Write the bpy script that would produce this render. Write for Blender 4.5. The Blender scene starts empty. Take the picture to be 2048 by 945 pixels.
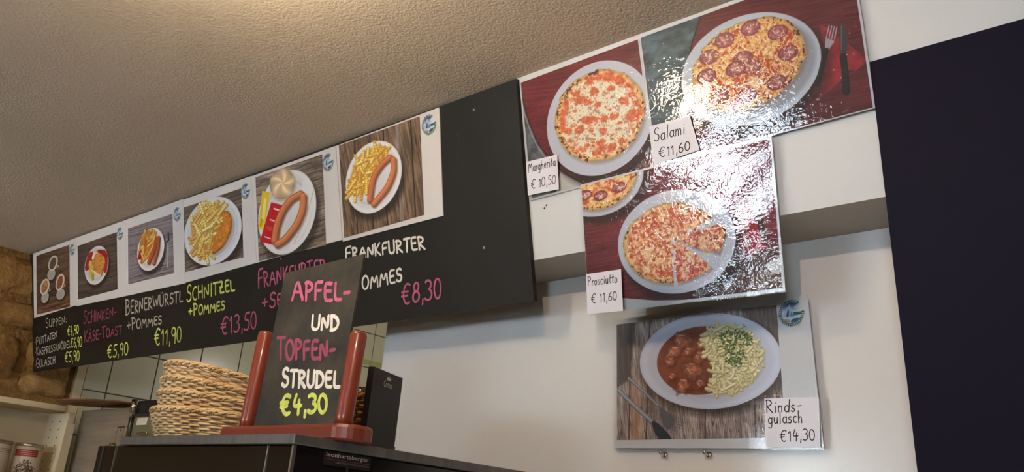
import bpy, bmesh, math, random
import numpy as np
from mathutils import Vector, Matrix

SC = bpy.context.scene
COL = SC.collection
# ------------------------------------------------------------------ camera
CZ = 1.5                                   # eye height above the floor
F_PX = 1758.1
MW = np.array([[0.74725249, -0.15632052, -0.64589288],
               [0.65948204, 0.29413056, 0.69178801],
               [0.08183618, -0.94289507, 0.32288037]])   # image right / down / forward -> world
cd = bpy.data.cameras.new('camera'); cam = bpy.data.objects.new('camera', cd); COL.objects.link(cam)
cd.sensor_width = 36.0; cd.lens = F_PX * 36.0 / 2048.0; cd.clip_start = 0.02
R = Matrix(((MW[0, 0], -MW[0, 1], -MW[0, 2]), (MW[1, 0], -MW[1, 1], -MW[1, 2]), (MW[2, 0], -MW[2, 1], -MW[2, 2])))
cam.matrix_world = Matrix.Translation((0, 0, CZ)) @ R.to_4x4()
SC.camera = cam
# ------------------------------------------------------------------ world, lamps, exposure
vs = SC.view_settings
vs.view_transform = 'Standard'; vs.look = 'None'; vs.gamma = 1.0; vs.exposure = -0.46; vs.use_curve_mapping = False
SC.cycles.use_denoising = True
SC.cycles.max_bounces = 7; SC.cycles.diffuse_bounces = 4; SC.cycles.glossy_bounces = 4; SC.cycles.transparent_max_bounces = 12
SC.cycles.caustics_reflective = False; SC.cycles.caustics_refractive = False
SC.cycles.sample_clamp_indirect = 6.0
W = bpy.data.worlds.new('overcast_sky'); SC.world = W; W.use_nodes = True
bgn = W.node_tree.nodes['Background']
bgn.inputs[0].default_value = (0.76, 0.90, 1.0, 1); bgn.inputs[1].default_value = 80.0


def lamp(name, kind, loc, energy, color, size=0.1, target=None, spot=None, blend=0.5):
    d = bpy.data.lights.new(name, kind); d.energy = energy; d.color = color
    if kind == 'AREA': d.size = size
    else: d.shadow_soft_size = size
    if kind == 'SPOT': d.spot_size = math.radians(spot); d.spot_blend = blend
    o = bpy.data.objects.new(name, d); COL.objects.link(o); o.location = loc
    if target is not None:
        o.rotation_euler = (Vector(target) - Vector(loc)).to_track_quat('-Z', 'Y').to_euler()
    return o


WARM = (1.0, 0.70, 0.42)
lamp('ceiling_lamp_light', 'POINT', (-1.22, 0.50, 2.34), 14.0, (1.0, 0.80, 0.54), 0.04)
lamp('downlight_light', 'SPOT', (-0.36, 0.02, 2.43), 40.0, (1.0, 0.77, 0.60), 0.012, (-1.7, 1.54, 1.5), 120, 0.7)
lamp('kitchen_light', 'POINT', (-2.7, 2.9, 2.25), 30.0, (1.0, 0.97, 0.84), 0.12)
lamp('left_fill_spot', 'SPOT', (-3.0, 0.0, 2.42), 22.0, (1.0, 0.78, 0.52), 0.04, (-3.7, 1.4, 1.6), 100, 0.8)  # added fill spot without a fixture, brightens the far left region

for k_, xy_ in enumerate(((-0.6, -1.3), (-2.2, -0.5), (0.9, -0.4), (-0.35, 0.45))):  # added spots aimed at the floor so bounce brightens ceiling and fascia underside
    lamp('floor_bounce_fill_%d' % k_, 'SPOT', (xy_[0], xy_[1], 2.44), 80.0 if k_ < 3 else 190.0, (1.0, 0.84, 0.68), 0.04, (xy_[0], xy_[1], 0), 62, 0.6)

# ------------------------------------------------------------------ frames (real planes of the room)
CC = (1024.0, 472.5)


def ray(px, py):
    return MW @ np.array([px - CC[0], py - CC[1], F_PX])


class Plane:
    """a real plane of the place: origin O, in-plane axes U (along the wall) and V (up), N towards the room"""
    def __init__(s, O, U, V):
        s.O = np.array(O, float); s.U = np.array(U, float); s.V = np.array(V, float)
        s.U /= np.linalg.norm(s.U); s.V /= np.linalg.norm(s.V); s.N = np.cross(s.U, s.V)

    def uv(s, px, py):
        r = ray(px, py); o = s.O - np.array([0, 0, CZ])
        q = r * ((s.N @ o) / (s.N @ r)) - o
        return (q @ s.U, q @ s.V)

    def at(s, u, v, off=0.0):
        return s.O + s.U * u + s.V * v + s.N * off

    def px(s, x, y, off=0.0):
        return s.at(*s.uv(x, y), off)


TILT = math.radians(15.4)
S0 = 1.5
FASCIA = Plane((0, S0 * math.cos(TILT), CZ + S0 * math.sin(TILT)), (1, 0, 0), (0, -math.sin(TILT), math.cos(TILT)))
YW = 1.542
WALL = Plane((0, YW, CZ), (1, 0, 0), (0, 0, 1))
XL = -4.01
ZC = CZ + 0.984

# ------------------------------------------------------------------ helpers
def srgb(*c):
    c = np.array(c, float) / 255.0
    l = np.where(c <= 0.04045, c / 12.92, ((c + 0.055) / 1.055) ** 2.4)
    return (float(l[0]), float(l[1]), float(l[2]), 1.0)


def mat(name, col, rough=0.6, metal=0.0, spec=0.5, coat=0.0, noise=None, bump=None, trans=0.0, ior=1.45):
    """noise=(scale, colour2, amount[, stretch]); bump=(scale, strength, distance)"""
    m = bpy.data.materials.new(name); m.use_nodes = True; nt = m.node_tree; N = nt.nodes; L = nt.links
    b = N['Principled BSDF']
    b.inputs['Base Color'].default_value = col; b.inputs['Roughness'].default_value = rough
    b.inputs['Metallic'].default_value = metal; b.inputs['Specular IOR Level'].default_value = spec
    b.inputs['Coat Weight'].default_value = coat; b.inputs['Coat Roughness'].default_value = 0.08
    b.inputs['Transmission Weight'].default_value = trans; b.inputs['IOR'].default_value = ior
    tc = N.new('ShaderNodeTexCoord')
    if noise:
        mp = N.new('ShaderNodeMapping'); L.new(tc.outputs['Object'], mp.inputs[0])
        if len(noise) > 3: mp.inputs['Scale'].default_value = noise[3]
        n = N.new('ShaderNodeTexNoise'); n.inputs['Scale'].default_value = noise[0]; n.inputs['Detail'].default_value = 6
        n.inputs['Roughness'].default_value = 0.65
        L.new(mp.outputs[0], n.inputs['Vector'])
        r = N.new('ShaderNodeMapRange'); r.inputs[1].default_value = 0.35; r.inputs[2].default_value = 0.65
        r.inputs[3].default_value = 0; r.inputs[4].default_value = noise[2]
        L.new(n.outputs[0], r.inputs[0])
        mx = N.new('ShaderNodeMix'); mx.data_type = 'RGBA'
        mx.inputs[6].default_value = col; mx.inputs[7].default_value = noise[1]
        L.new(r.outputs[0], mx.inputs[0]); L.new(mx.outputs[2], b.inputs['Base Color'])
    if bump:
        n2 = N.new('ShaderNodeTexNoise'); n2.inputs['Scale'].default_value = bump[0]; n2.inputs['Detail'].default_value = 4
        L.new(tc.outputs['Object'], n2.inputs['Vector'])
        bp = N.new('ShaderNodeBump'); bp.inputs['Strength'].default_value = bump[1]; bp.inputs['Distance'].default_value = bump[2]
        L.new(n2.outputs[0], bp.inputs['Height']); L.new(bp.outputs[0], b.inputs['Normal'])
    return m


def wloc(o):
    v = Vector((0, 0, 0))
    while o is not None:
        v += o.location; o = o.parent
    return np.array(v)


def obj(name, verts, faces, m, parent=None, smooth=False, loc=None):
    """verts in world metres; the object's origin is its parent's, or loc"""
    me = bpy.data.meshes.new(name)
    off = wloc(parent) if parent is not None else (np.array(loc, float) if loc is not None else np.zeros(3))
    v = np.asarray(verts, float) - off
    me.from_pydata(v.tolist(), [], faces)
    if smooth: me.shade_smooth()
    me.materials.append(m)
    o = bpy.data.objects.new(name, me); COL.objects.link(o)
    if parent is not None: o.parent = parent
    elif loc is not None: o.location = loc
    return o


def thing(name, label, cat, loc=(0, 0, 0), group=None):
    o = bpy.data.objects.new(name, None); COL.objects.link(o); o.location = loc; o.empty_display_size = 0.05
    return tag(o, label, cat, group)


def tag(o, label, cat, group=None):
    o['label'] = label; o['category'] = cat
    if group: o['group'] = group
    return o


def struct(o):
    o['kind'] = 'structure'; return o


def stuff(o):
    o['kind'] = 'stuff'; return o


class G:
    """geometry collector: one G becomes one mesh object"""
    def __init__(s): s.v = []; s.f = []

    def add(s, v, f):
        b = len(s.v); s.v += [tuple(map(float, p)) for p in v]; s.f += [tuple(i + b for i in q) for q in f]; return s

    def box(s, lo, hi, bev=0.0, M=None):
        (x0, y0, z0), (x1, y1, z1) = lo, hi
        if bev <= 0:
            v = [(x, y, z) for x in (x0, x1) for y in (y0, y1) for z in (z0, z1)]
            f = [(0, 1, 3, 2), (4, 6, 7, 5), (0, 4, 5, 1), (2, 3, 7, 6), (0, 2, 6, 4), (1, 5, 7, 3)]
        else:
            bm = bmesh.new(); bmesh.ops.create_cube(bm, size=1)
            for q in bm.verts:
                q.co = Vector(((x0 + x1) / 2 + q.co.x * (x1 - x0), (y0 + y1) / 2 + q.co.y * (y1 - y0), (z0 + z1) / 2 + q.co.z * (z1 - z0)))
            bmesh.ops.bevel(bm, geom=bm.edges[:], offset=bev, segments=2, profile=0.5, affect='EDGES')
            bm.verts.index_update()
            v = [tuple(q.co) for q in bm.verts]; f = [tuple(q.index for q in g.verts) for g in bm.faces]; bm.free()
        if M is not None: v = [tuple(M @ Vector(p)) for p in v]
        return s.add(v, f)

    def tube(s, pts, r, n=8, cap=True, closed=False):
        pts = np.asarray(pts, float); k = len(pts); rr = np.full(k, r) if np.isscalar(r) else np.asarray(r, float)
        if closed: T = np.roll(pts, -1, 0) - np.roll(pts, 1, 0)
        else:
            T = np.gradient(pts, axis=0)
        T /= np.linalg.norm(T, axis=1)[:, None] + 1e-12
        ref = np.array([0, 0, 1.0]) if abs(T[0][2]) < 0.9 else np.array([1.0, 0, 0])
        V = []
        nrm = np.cross(T[0], ref); nrm /= np.linalg.norm(nrm)
        for i in range(k):
            nrm = nrm - T[i] * (nrm @ T[i]); nrm /= np.linalg.norm(nrm) + 1e-12
            bn = np.cross(T[i], nrm)
            for j in range(n):
                a = 2 * math.pi * j / n
                V.append(pts[i] + rr[i] * (math.cos(a) * nrm + math.sin(a) * bn))
        Fs = []
        for i in range(k if closed else k - 1):
            i2 = (i + 1) % k
            for j in range(n):
                j2 = (j + 1) % n; Fs.append((i * n + j, i * n + j2, i2 * n + j2, i2 * n + j))
        if cap and not closed:
            Fs.append(tuple(range(n))[::-1]); Fs.append(tuple((k - 1) * n + j for j in range(n)))
        return s.add(V, Fs)

    def lathe(s, prof, c, n=32, axis=None):
        """prof = [(r, z)...] bottom to top around c"""
        V = []; Fs = []
        for r, z in prof:
            for j in range(n):
                a = 2 * math.pi * j / n; p = np.array([r * math.cos(a), r * math.sin(a), z])
                if axis is not None: p = np.array(axis @ Vector(p))
                V.append(p + np.array(c))
        for i in range(len(prof) - 1):
            for j in range(n):
                j2 = (j + 1) % n; Fs.append((i * n + j, i * n + j2, (i + 1) * n + j2, (i + 1) * n + j))
        Fs.append(tuple(range(n))[::-1]); Fs.append(tuple((len(prof) - 1) * n + j for j in range(n)))
        return s.add(V, Fs)

    def slab(s, P, poly, o0, o1):
        """prism on plane P from a polygon of (u,v) between offsets o0 and o1"""
        n = len(poly); V = [P.at(u, v, o0) for u, v in poly] + [P.at(u, v, o1) for u, v in poly]
        Fs = [tuple(range(n))[::-1], tuple(range(n, 2 * n))] + [(i, (i + 1) % n, n + (i + 1) % n, n + i) for i in range(n)]
        return s.add(V, Fs)

    def out(s, name, m, parent=None, smooth=False, loc=None):
        return obj(name, s.v, s.f, m, parent, smooth, loc)


def empty_at(o):
    return np.array(o.location)

# ------------------------------------------------------------------ materials
M_CEIL = mat('rough_plaster', srgb(226, 214, 200), 0.95, spec=0.15, noise=(1.2, srgb(218, 206, 190), 0.6))
nt = M_CEIL.node_tree
_tc = nt.nodes.new('ShaderNodeTexCoord'); _n = nt.nodes.new('ShaderNodeTexNoise'); _n.inputs['Scale'].default_value = 150; _n.inputs['Detail'].default_value = 3
_n2 = nt.nodes.new('ShaderNodeTexVoronoi'); _n2.inputs['Scale'].default_value = 190
_b = nt.nodes.new('ShaderNodeBump'); _b.inputs['Strength'].default_value = 0.6; _b.inputs['Distance'].default_value = 0.0028
_b2 = nt.nodes.new('ShaderNodeBump'); _b2.inputs['Strength'].default_value = 0.25; _b2.inputs['Distance'].default_value = 0.003; _b2.invert = True
nt.links.new(_tc.outputs['Object'], _n.inputs['Vector']); nt.links.new(_tc.outputs['Object'], _n2.inputs['Vector'])
nt.links.new(_n.outputs[0], _b.inputs['Height']); nt.links.new(_n2.outputs[0], _b2.inputs['Height'])
nt.links.new(_b2.outputs[0], _b.inputs['Normal']); nt.links.new(_b.outputs[0], nt.nodes['Principled BSDF'].inputs['Normal'])
M_WHITE = mat('white_gloss_panel', srgb(208, 206, 205), 0.2, spec=0.55, noise=(2.5, srgb(203, 200, 197), 0.5), bump=(3, 0.05, 0.01))
M_FASCIA = mat('white_painted_panel', srgb(200, 202, 204), 0.42, spec=0.4)
M_BLACKB = mat('blackboard', srgb(29, 26, 23), 0.5, spec=0.3, noise=(7, srgb(35, 32, 29), 0.7))
M_EDGE = mat('board_edge', srgb(26, 24, 22), 0.5)
M_PAPER = mat('white_card', srgb(214, 209, 207), 0.6, spec=0.3)
M_CARD = mat('lined_label_card', srgb(214, 214, 224), 0.5, spec=0.3)
M_NAVY = mat('navy_panel', srgb(17, 13, 31), 0.6, spec=0.12, noise=(3, srgb(15, 11, 27), 0.6))
M_STONE = [mat('ochre_stone', srgb(168, 134, 84), 0.95, spec=0.1, noise=(9, srgb(122, 92, 54), 0.85), bump=(30, 0.8, 0.02)),
           mat('brown_stone', srgb(150, 116, 72), 0.95, spec=0.1, noise=(12, srgb(104, 76, 46), 0.85), bump=(36, 0.8, 0.02)),
           mat('pale_stone', srgb(178, 146, 100), 0.95, spec=0.1, noise=(14, srgb(132, 102, 64), 0.85), bump=(40, 0.8, 0.02))]
M_MORTAR = mat('lime_mortar', srgb(150, 120, 76), 1.0, spec=0.05, noise=(25, srgb(112, 84, 50), 0.8), bump=(60, 0.9, 0.02))
M_TILE = mat('pale_green_tile', srgb(184, 180, 162), 0.2, spec=0.5, noise=(2, srgb(178, 174, 156), 0.6))
M_GROUT = mat('dark_grout', srgb(84, 82, 68), 0.9)
M_LIST = mat('yellow_green_listello', srgb(150, 158, 86), 0.3)
M_PLAST = mat('cream_plaster', srgb(196, 182, 152), 0.9, noise=(8, srgb(180, 164, 132), 0.6))
M_MELA = mat('cream_melamine', srgb(214, 200, 168), 0.45, noise=(4, srgb(206, 190, 158), 0.5))
M_HOLE = mat('peg_hole', srgb(70, 60, 44), 0.9)
M_STEEL = mat('brushed_steel', srgb(186, 174, 156), 0.34, 0.6, noise=(3, srgb(160, 146, 126), 0.8, (1, 1, 16)))
M_STEEL_D = mat('dull_steel_plate', srgb(120, 118, 114), 0.42, 0.75, noise=(5, srgb(98, 96, 94), 0.8, (12, 12, 1)))
M_CHROME = mat('chrome', srgb(210, 206, 196), 0.12, 1.0)
M_OLIVE = mat('olive_metal', srgb(128, 126, 98), 0.35, 0.4)
M_BLACK = mat('black_glass_front', srgb(20, 17, 16), 0.16, spec=0.5, noise=(2, srgb(25, 20, 18), 0.6))
M_BLACKM = mat('black_plastic', srgb(20, 17, 16), 0.5, spec=0.35)
M_ALU = mat('aluminium_seam', srgb(196, 192, 184), 0.3, 1.0)
M_MAHOG = mat('mahogany_wood', srgb(124, 50, 30), 0.34, spec=0.5, coat=0.3, noise=(5, srgb(108, 42, 24), 0.8, (6, 6, 0.8)))
M_MAHOG_X = mat('mahogany_base_wood', srgb(112, 44, 29), 0.37, spec=0.5, coat=0.3, noise=(5, srgb(98, 38, 24), 0.8, (0.8, 6, 6)))
M_SLATE = mat('smudged_slate', srgb(34, 35, 33), 0.5, spec=0.35, noise=(11, srgb(72, 65, 54), 0.9))
M_WOODB = mat('round_board_wood', srgb(128, 84, 50), 0.6, noise=(6, srgb(92, 56, 34), 0.8, (1, 10, 1)))
M_WICK = mat('peeled_wicker', srgb(222, 196, 152), 0.55, spec=0.35, noise=(34, srgb(178, 140, 92), 0.8))
M_WICK2 = mat('brown_wicker', srgb(196, 150, 92), 0.6, spec=0.35, noise=(28, srgb(148, 100, 54), 0.9))
M_TIN = mat('tin_lid', srgb(168, 160, 142), 0.3, 0.85)
M_CANW = mat('white_can_print', srgb(214, 204, 188), 0.5)
M_CANR = mat('red_can_print', srgb(140, 38, 26), 0.45)
M_CANO = mat('orange_can_print', srgb(190, 98, 44), 0.45)
M_CANB = mat('brown_can_print', srgb(84, 56, 26), 0.5)
M_CANP = mat('pink_can_print', srgb(214, 160, 140), 0.5)
M_GLASS = mat('clear_glass', (0.86, 0.95, 0.95, 1), 0.03, trans=1.0, ior=1.3)
M_FLOOR = mat('floor_tiles', srgb(186, 176, 164), 0.5, noise=(3, srgb(170, 160, 146), 0.7))
M_ROOM = mat('room_wall', srgb(196, 180, 152), 0.9)
M_WOODC = mat('counter_laminate', srgb(206, 200, 190), 0.45, noise=(4, srgb(196, 188, 176), 0.8, (1, 8, 1)))
M_INKW = mat('white_chalk_marker', srgb(236, 232, 222), 0.7, noise=(90, srgb(196, 190, 180), 0.6))
M_INKG = mat('grey_chalk_marker', srgb(186, 178, 164), 0.7, noise=(90, srgb(140, 134, 122), 0.7))
M_INKY = mat('yellow_green_chalk_marker', srgb(216, 228, 108), 0.7, noise=(60, srgb(168, 180, 84), 0.8))
M_INKP = mat('pink_chalk_marker', srgb(200, 98, 136), 0.7, noise=(60, srgb(146, 66, 98), 0.8))
M_INKM = mat('dull_pink_chalk_marker', srgb(150, 66, 96), 0.7, noise=(90, srgb(116, 52, 76), 0.6))
M_INKB = mat('black_felt_pen', srgb(22, 20, 24), 0.6)
M_PRW = mat('pale_grey_print', srgb(206, 204, 200), 0.5)
M_PRG = mat('grey_print', srgb(120, 118, 120), 0.5)
M_PRR = mat('dark_red_print', srgb(120, 40, 40), 0.5)
M_TEAL = mat('teal_emblem_print', srgb(40, 98, 96), 0.5)
M_SCREW = mat('screw_steel', srgb(180, 176, 170), 0.3, 1.0)


def emis(name, col, s):
    m = bpy.data.materials.new(name); m.use_nodes = True; b = m.node_tree.nodes['Principled BSDF']
    b.inputs['Base Color'].default_value = col; b.inputs['Emission Color'].default_value = col; b.inputs['Emission Strength'].default_value = s
    return m


def film_mat(name, bumps, rough=0.04):
    """clear laminating film: see-through with a crinkled mirror-like skin; bumps = (scale, distance, distortion)"""
    m = bpy.data.materials.new(name); m.use_nodes = True; nt = m.node_tree; N = nt.nodes; L = nt.links
    N.remove(N['Principled BSDF']); out = N['Material Output']
    tr = N.new('ShaderNodeBsdfTransparent'); gl = N.new('ShaderNodeBsdfGlossy'); gl.inputs['Roughness'].default_value = rough
    mx = N.new('ShaderNodeMixShader'); fr = N.new('ShaderNodeFresnel'); fr.inputs[0].default_value = 1.6
    tc = N.new('ShaderNodeTexCoord'); prev = None
    for sc_, dist, dst in bumps:
        n1 = N.new('ShaderNodeTexNoise'); n1.inputs['Scale'].default_value = sc_; n1.inputs['Detail'].default_value = 2; n1.inputs['Roughness'].default_value = 0.5
        n1.inputs['Distortion'].default_value = dst
        bp = N.new('ShaderNodeBump'); bp.inputs['Strength'].default_value = 1.0; bp.inputs['Distance'].default_value = dist
        L.new(tc.outputs['Object'], n1.inputs['Vector']); L.new(n1.outputs[0], bp.inputs['Height'])
        if prev is not None: L.new(prev.outputs[0], bp.inputs['Normal'])
        prev = bp
    L.new(prev.outputs[0], gl.inputs['Normal'])
    L.new(fr.outputs[0], mx.inputs[0]); L.new(tr.outputs[0], mx.inputs[1]); L.new(gl.outputs[0], mx.inputs[2])
    L.new(mx.outputs[0], out.inputs[0])
    return m


M_FILM = film_mat('crinkled_laminate', ((14, .0009, .5), (95, .00032, 1.2), (260, .00007, 0)))
M_FILM2 = film_mat('fine_crinkled_laminate', ((10, .0003, .3), (300, .00022, 0)))


def print_mat(name, rough=0.45):
    m = bpy.data.materials.new(name); m.use_nodes = True; nt = m.node_tree; b = nt.nodes['Principled BSDF']
    a = nt.nodes.new('ShaderNodeAttribute'); a.attribute_name = 'ink'
    nt.links.new(a.outputs['Color'], b.inputs['Base Color']); b.inputs['Roughness'].default_value = rough
    b.inputs['Specular IOR Level'].default_value = 0.3
    return m


M_PRINT = print_mat('printed_ink')
#@@ROOM
# ------------------------------------------------------------------ the room
def sbox(name, lo, hi, m, bev=0):
    return struct(G().box(lo, hi, bev).out(name, m))


sbox('floor', (XL - .2, -3.9, -0.1), (3.2, 5.0, 0.0), M_FLOOR)
sbox('ceiling', (XL - .2, -3.9, ZC), (3.2, YW + .12, ZC + .12), M_CEIL)
sbox('ceiling_kitchen', (XL - .2, YW + .12, ZC + .45), (3.2, 5.0, ZC + .57), M_PLAST)
sbox('wall_lintel', (XL - .2, YW + .08, ZC + .12), (3.2, YW + .12, ZC + .45), M_PLAST)
sbox('wall_back', (-1.885, YW, 0), (3.2, YW + .12, CZ + 0.584), M_WHITE)
# leaning fascia box over the wall and the kitchen pass
g = G(); y0, z0 = FASCIA.at(0, S0 * 0.127)[1:]; yt = FASCIA.at(0, 0.61)[1]
prof = [(y0, z0), (YW + .12, z0), (YW + .12, ZC), (FASCIA.at(0, 0.6075)[1], ZC)]
v = [(XL, y, z) for y, z in prof] + [(3.2, y, z) for y, z in prof]
g.add(v, [(0, 1, 2, 3), (7, 6, 5, 4)] + [(i, i + 4, (i + 1) % 4 + 4, (i + 1) % 4) for i in range(4)])
struct(g.out('trim_1', M_FASCIA))['label'] = 'white fascia box leaning forward under the ceiling'
sbox('wall_right', (3.08, -3.9, 0), (3.2, 5.0, ZC + .45), M_ROOM)
sbox('wall_kitchen', (XL, 4.2, 0), (3.08, 4.32, ZC + .45), M_PLAST)
# wall behind the viewer with three tall windows
wins = [(-3.62, -2.98, 1.50, 2.14), (-2.88, -2.64, 1.44, 2.14), (-3.35, -2.75, .72, .92), (1.0, 1.8, 1.42, 2.14)]
xs = sorted({XL - .2, 3.2} | {w[0] for w in wins} | {w[1] for w in wins}); zs = sorted({0, ZC} | {w[2] for w in wins} | {w[3] for w in wins})
g = G()
for xa, xb in zip(xs[:-1], xs[1:]):
    for za, zb in zip(zs[:-1], zs[1:]):
        xm, zm = (xa + xb) / 2, (za + zb) / 2
        if not any(a < xm < b and c_ < zm < d_ for a, b, c_, d_ in wins): g.box((xa, -3.72, za), (xb, -3.6, zb))
struct(g.out('wall_front', M_ROOM))
for k, (a, b, c_, d_) in enumerate(wins):
    g = G()
    for x in (a, b - .03): g.box((x, -3.70, c_), (x + .03, -3.63, d_))
    for z in (c_, d_ - .03): g.box((a, -3.70, z), (b, -3.63, z + .03))
    if b - a > .5 and d_ - c_ > .4: g.box(((a + b) / 2 - .015, -3.69, c_), ((a + b) / 2 + .015, -3.64, d_))
    struct(g.out('window_%d' % (k + 1), M_BLACKM))
# left wall: mortar bed with every stone its own piece
wl = struct(G().box((XL - .2, -3.9, 0), (XL - .02, 1.585, ZC)).out('wall_left', M_MORTAR))
rnd = random.Random(11)


def stone(y0, y1, z0, z1, m, proud=0.018, seed=0):
    r = random.Random(seed); ny, nz = 7, 6; V = []; Fs = []
    for j in range(nz):
        for i in range(ny):
            s, t = i / (ny - 1), j / (nz - 1)
            # rounded outline
            a = s * 2 - 1; b = t * 2 - 1
            aa = a * math.sqrt(max(0, 1 - 0.22 * b * b * abs(b))); bb = b * math.sqrt(max(0, 1 - 0.22 * a * a * abs(a)))
            e = max(abs(a), abs(b)); h = proud * (1 - e ** 5) - (0.03 if e > 0.99 else 0) + r.uniform(-.003, .003)
            jy = r.uniform(-.006, .006); jz = r.uniform(-.004, .004)
            V.append((XL + h - 0.004, (y0 + y1) / 2 + aa * (y1 - y0) / 2 + jy, (z0 + z1) / 2 + bb * (z1 - z0) / 2 + jz))
    for j in range(nz - 1):
        for i in range(ny - 1): Fs.append((j * ny + i, j * ny + i + 1, (j + 1) * ny + i + 1, (j + 1) * ny + i))
    return obj('stone', V, Fs, m, wl, True)


spots = [  # near the board, read off the wall: y0,y1,z0,z1 above eye height
    (0.90, 1.57, .795, .965), (1.19, 1.57, .655, .780), (0.98, 1.175, .60, .78), (1.36, 1.57, .50, .645), (1.235, 1.345, .43, .64),
    (1.10, 1.22, .545, .585), (1.08, 1.22, .50, .54), (1.09, 1.22, .45, .49), (1.36, 1.575, .40, .49), (1.08, 1.225, .395, .44)]
for k, (a, b, c, d) in enumerate(spots): stone(a, b, CZ + c, CZ + d, M_STONE[k % 3], seed=k)
z = 0.0
for row in range(10):
    h = [.2, .24, .17, .22, .26, .19, .23, .18, .25, .2][row]; y = -2.2
    if z >= ZC - .05: break
    z1 = min(z + h, ZC - .015)
    while y < 1.5:
        w = rnd.uniform(.22, .5); y1 = min(y + w, 1.57)
        near = y1 > .85 and z1 > CZ + .36
        if near: y1 = min(y1, .88 if z > CZ + .6 else 1.05)
        if y1 - y > .08 and z1 - z > .06: stone(y + .008, y1 - .008, z + .008, z1 - .008, rnd.choice(M_STONE), seed=int(y * 100) + row * 31)
        if near: break
        y = y1
    z = z1
# plaster reveal and tiled kitchen side wall
sbox('trim_2', (XL - .2, 1.585, 0), (XL + .004, 1.622, ZC), M_PLAST)['label'] = 'cream plaster strip where the stone wall ends'
wt = struct(G().box((XL - .2, 1.622, 0), (XL - .006, 4.2, ZC + .45)).out('wall_tiled', M_GROUT))
tm = None
for iy in range(13):
    for iz in range(-4, 5):
        ya = 1.73 + .21 * (iy - 1) if iy else 1.626; yb = 1.73 + .21 * iy
        za = CZ + .458 + .197 * iz; zb = za + .197
        if zb < CZ + .05: continue
        if iy == 0: G().box((XL - .012, ya, za + .0025), (XL, yb - .0025, zb - .0025), .0015).out('tile', M_TILE, wt); continue
        if tm is None:
            tm = G().box((-.012, .0025, .0025), (0, .2075, .1945), .0015).out('tile', M_TILE, wt); tm.location = (XL, ya, za)
        else:
            c = tm.copy(); COL.objects.link(c); c.parent = wt; c.location = (XL, ya, za)


g = G()
for k in range(3): G().box((XL, 1.73, CZ + .866 + .0105 * k), (XL + .003, 4.2, CZ + .8735 + .0105 * k), .001).out('listello_strip', M_LIST, wt)
# ------------------------------------------------------------------ lettering: hand drawn strokes
def arc(cx, cy, rx, ry, a0, a1, n=10):
    return [(cx + rx * math.cos(math.radians(a0 + (a1 - a0) * i / n)), cy + ry * math.sin(math.radians(a0 + (a1 - a0) * i / n))) for i in range(n + 1)]


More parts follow.
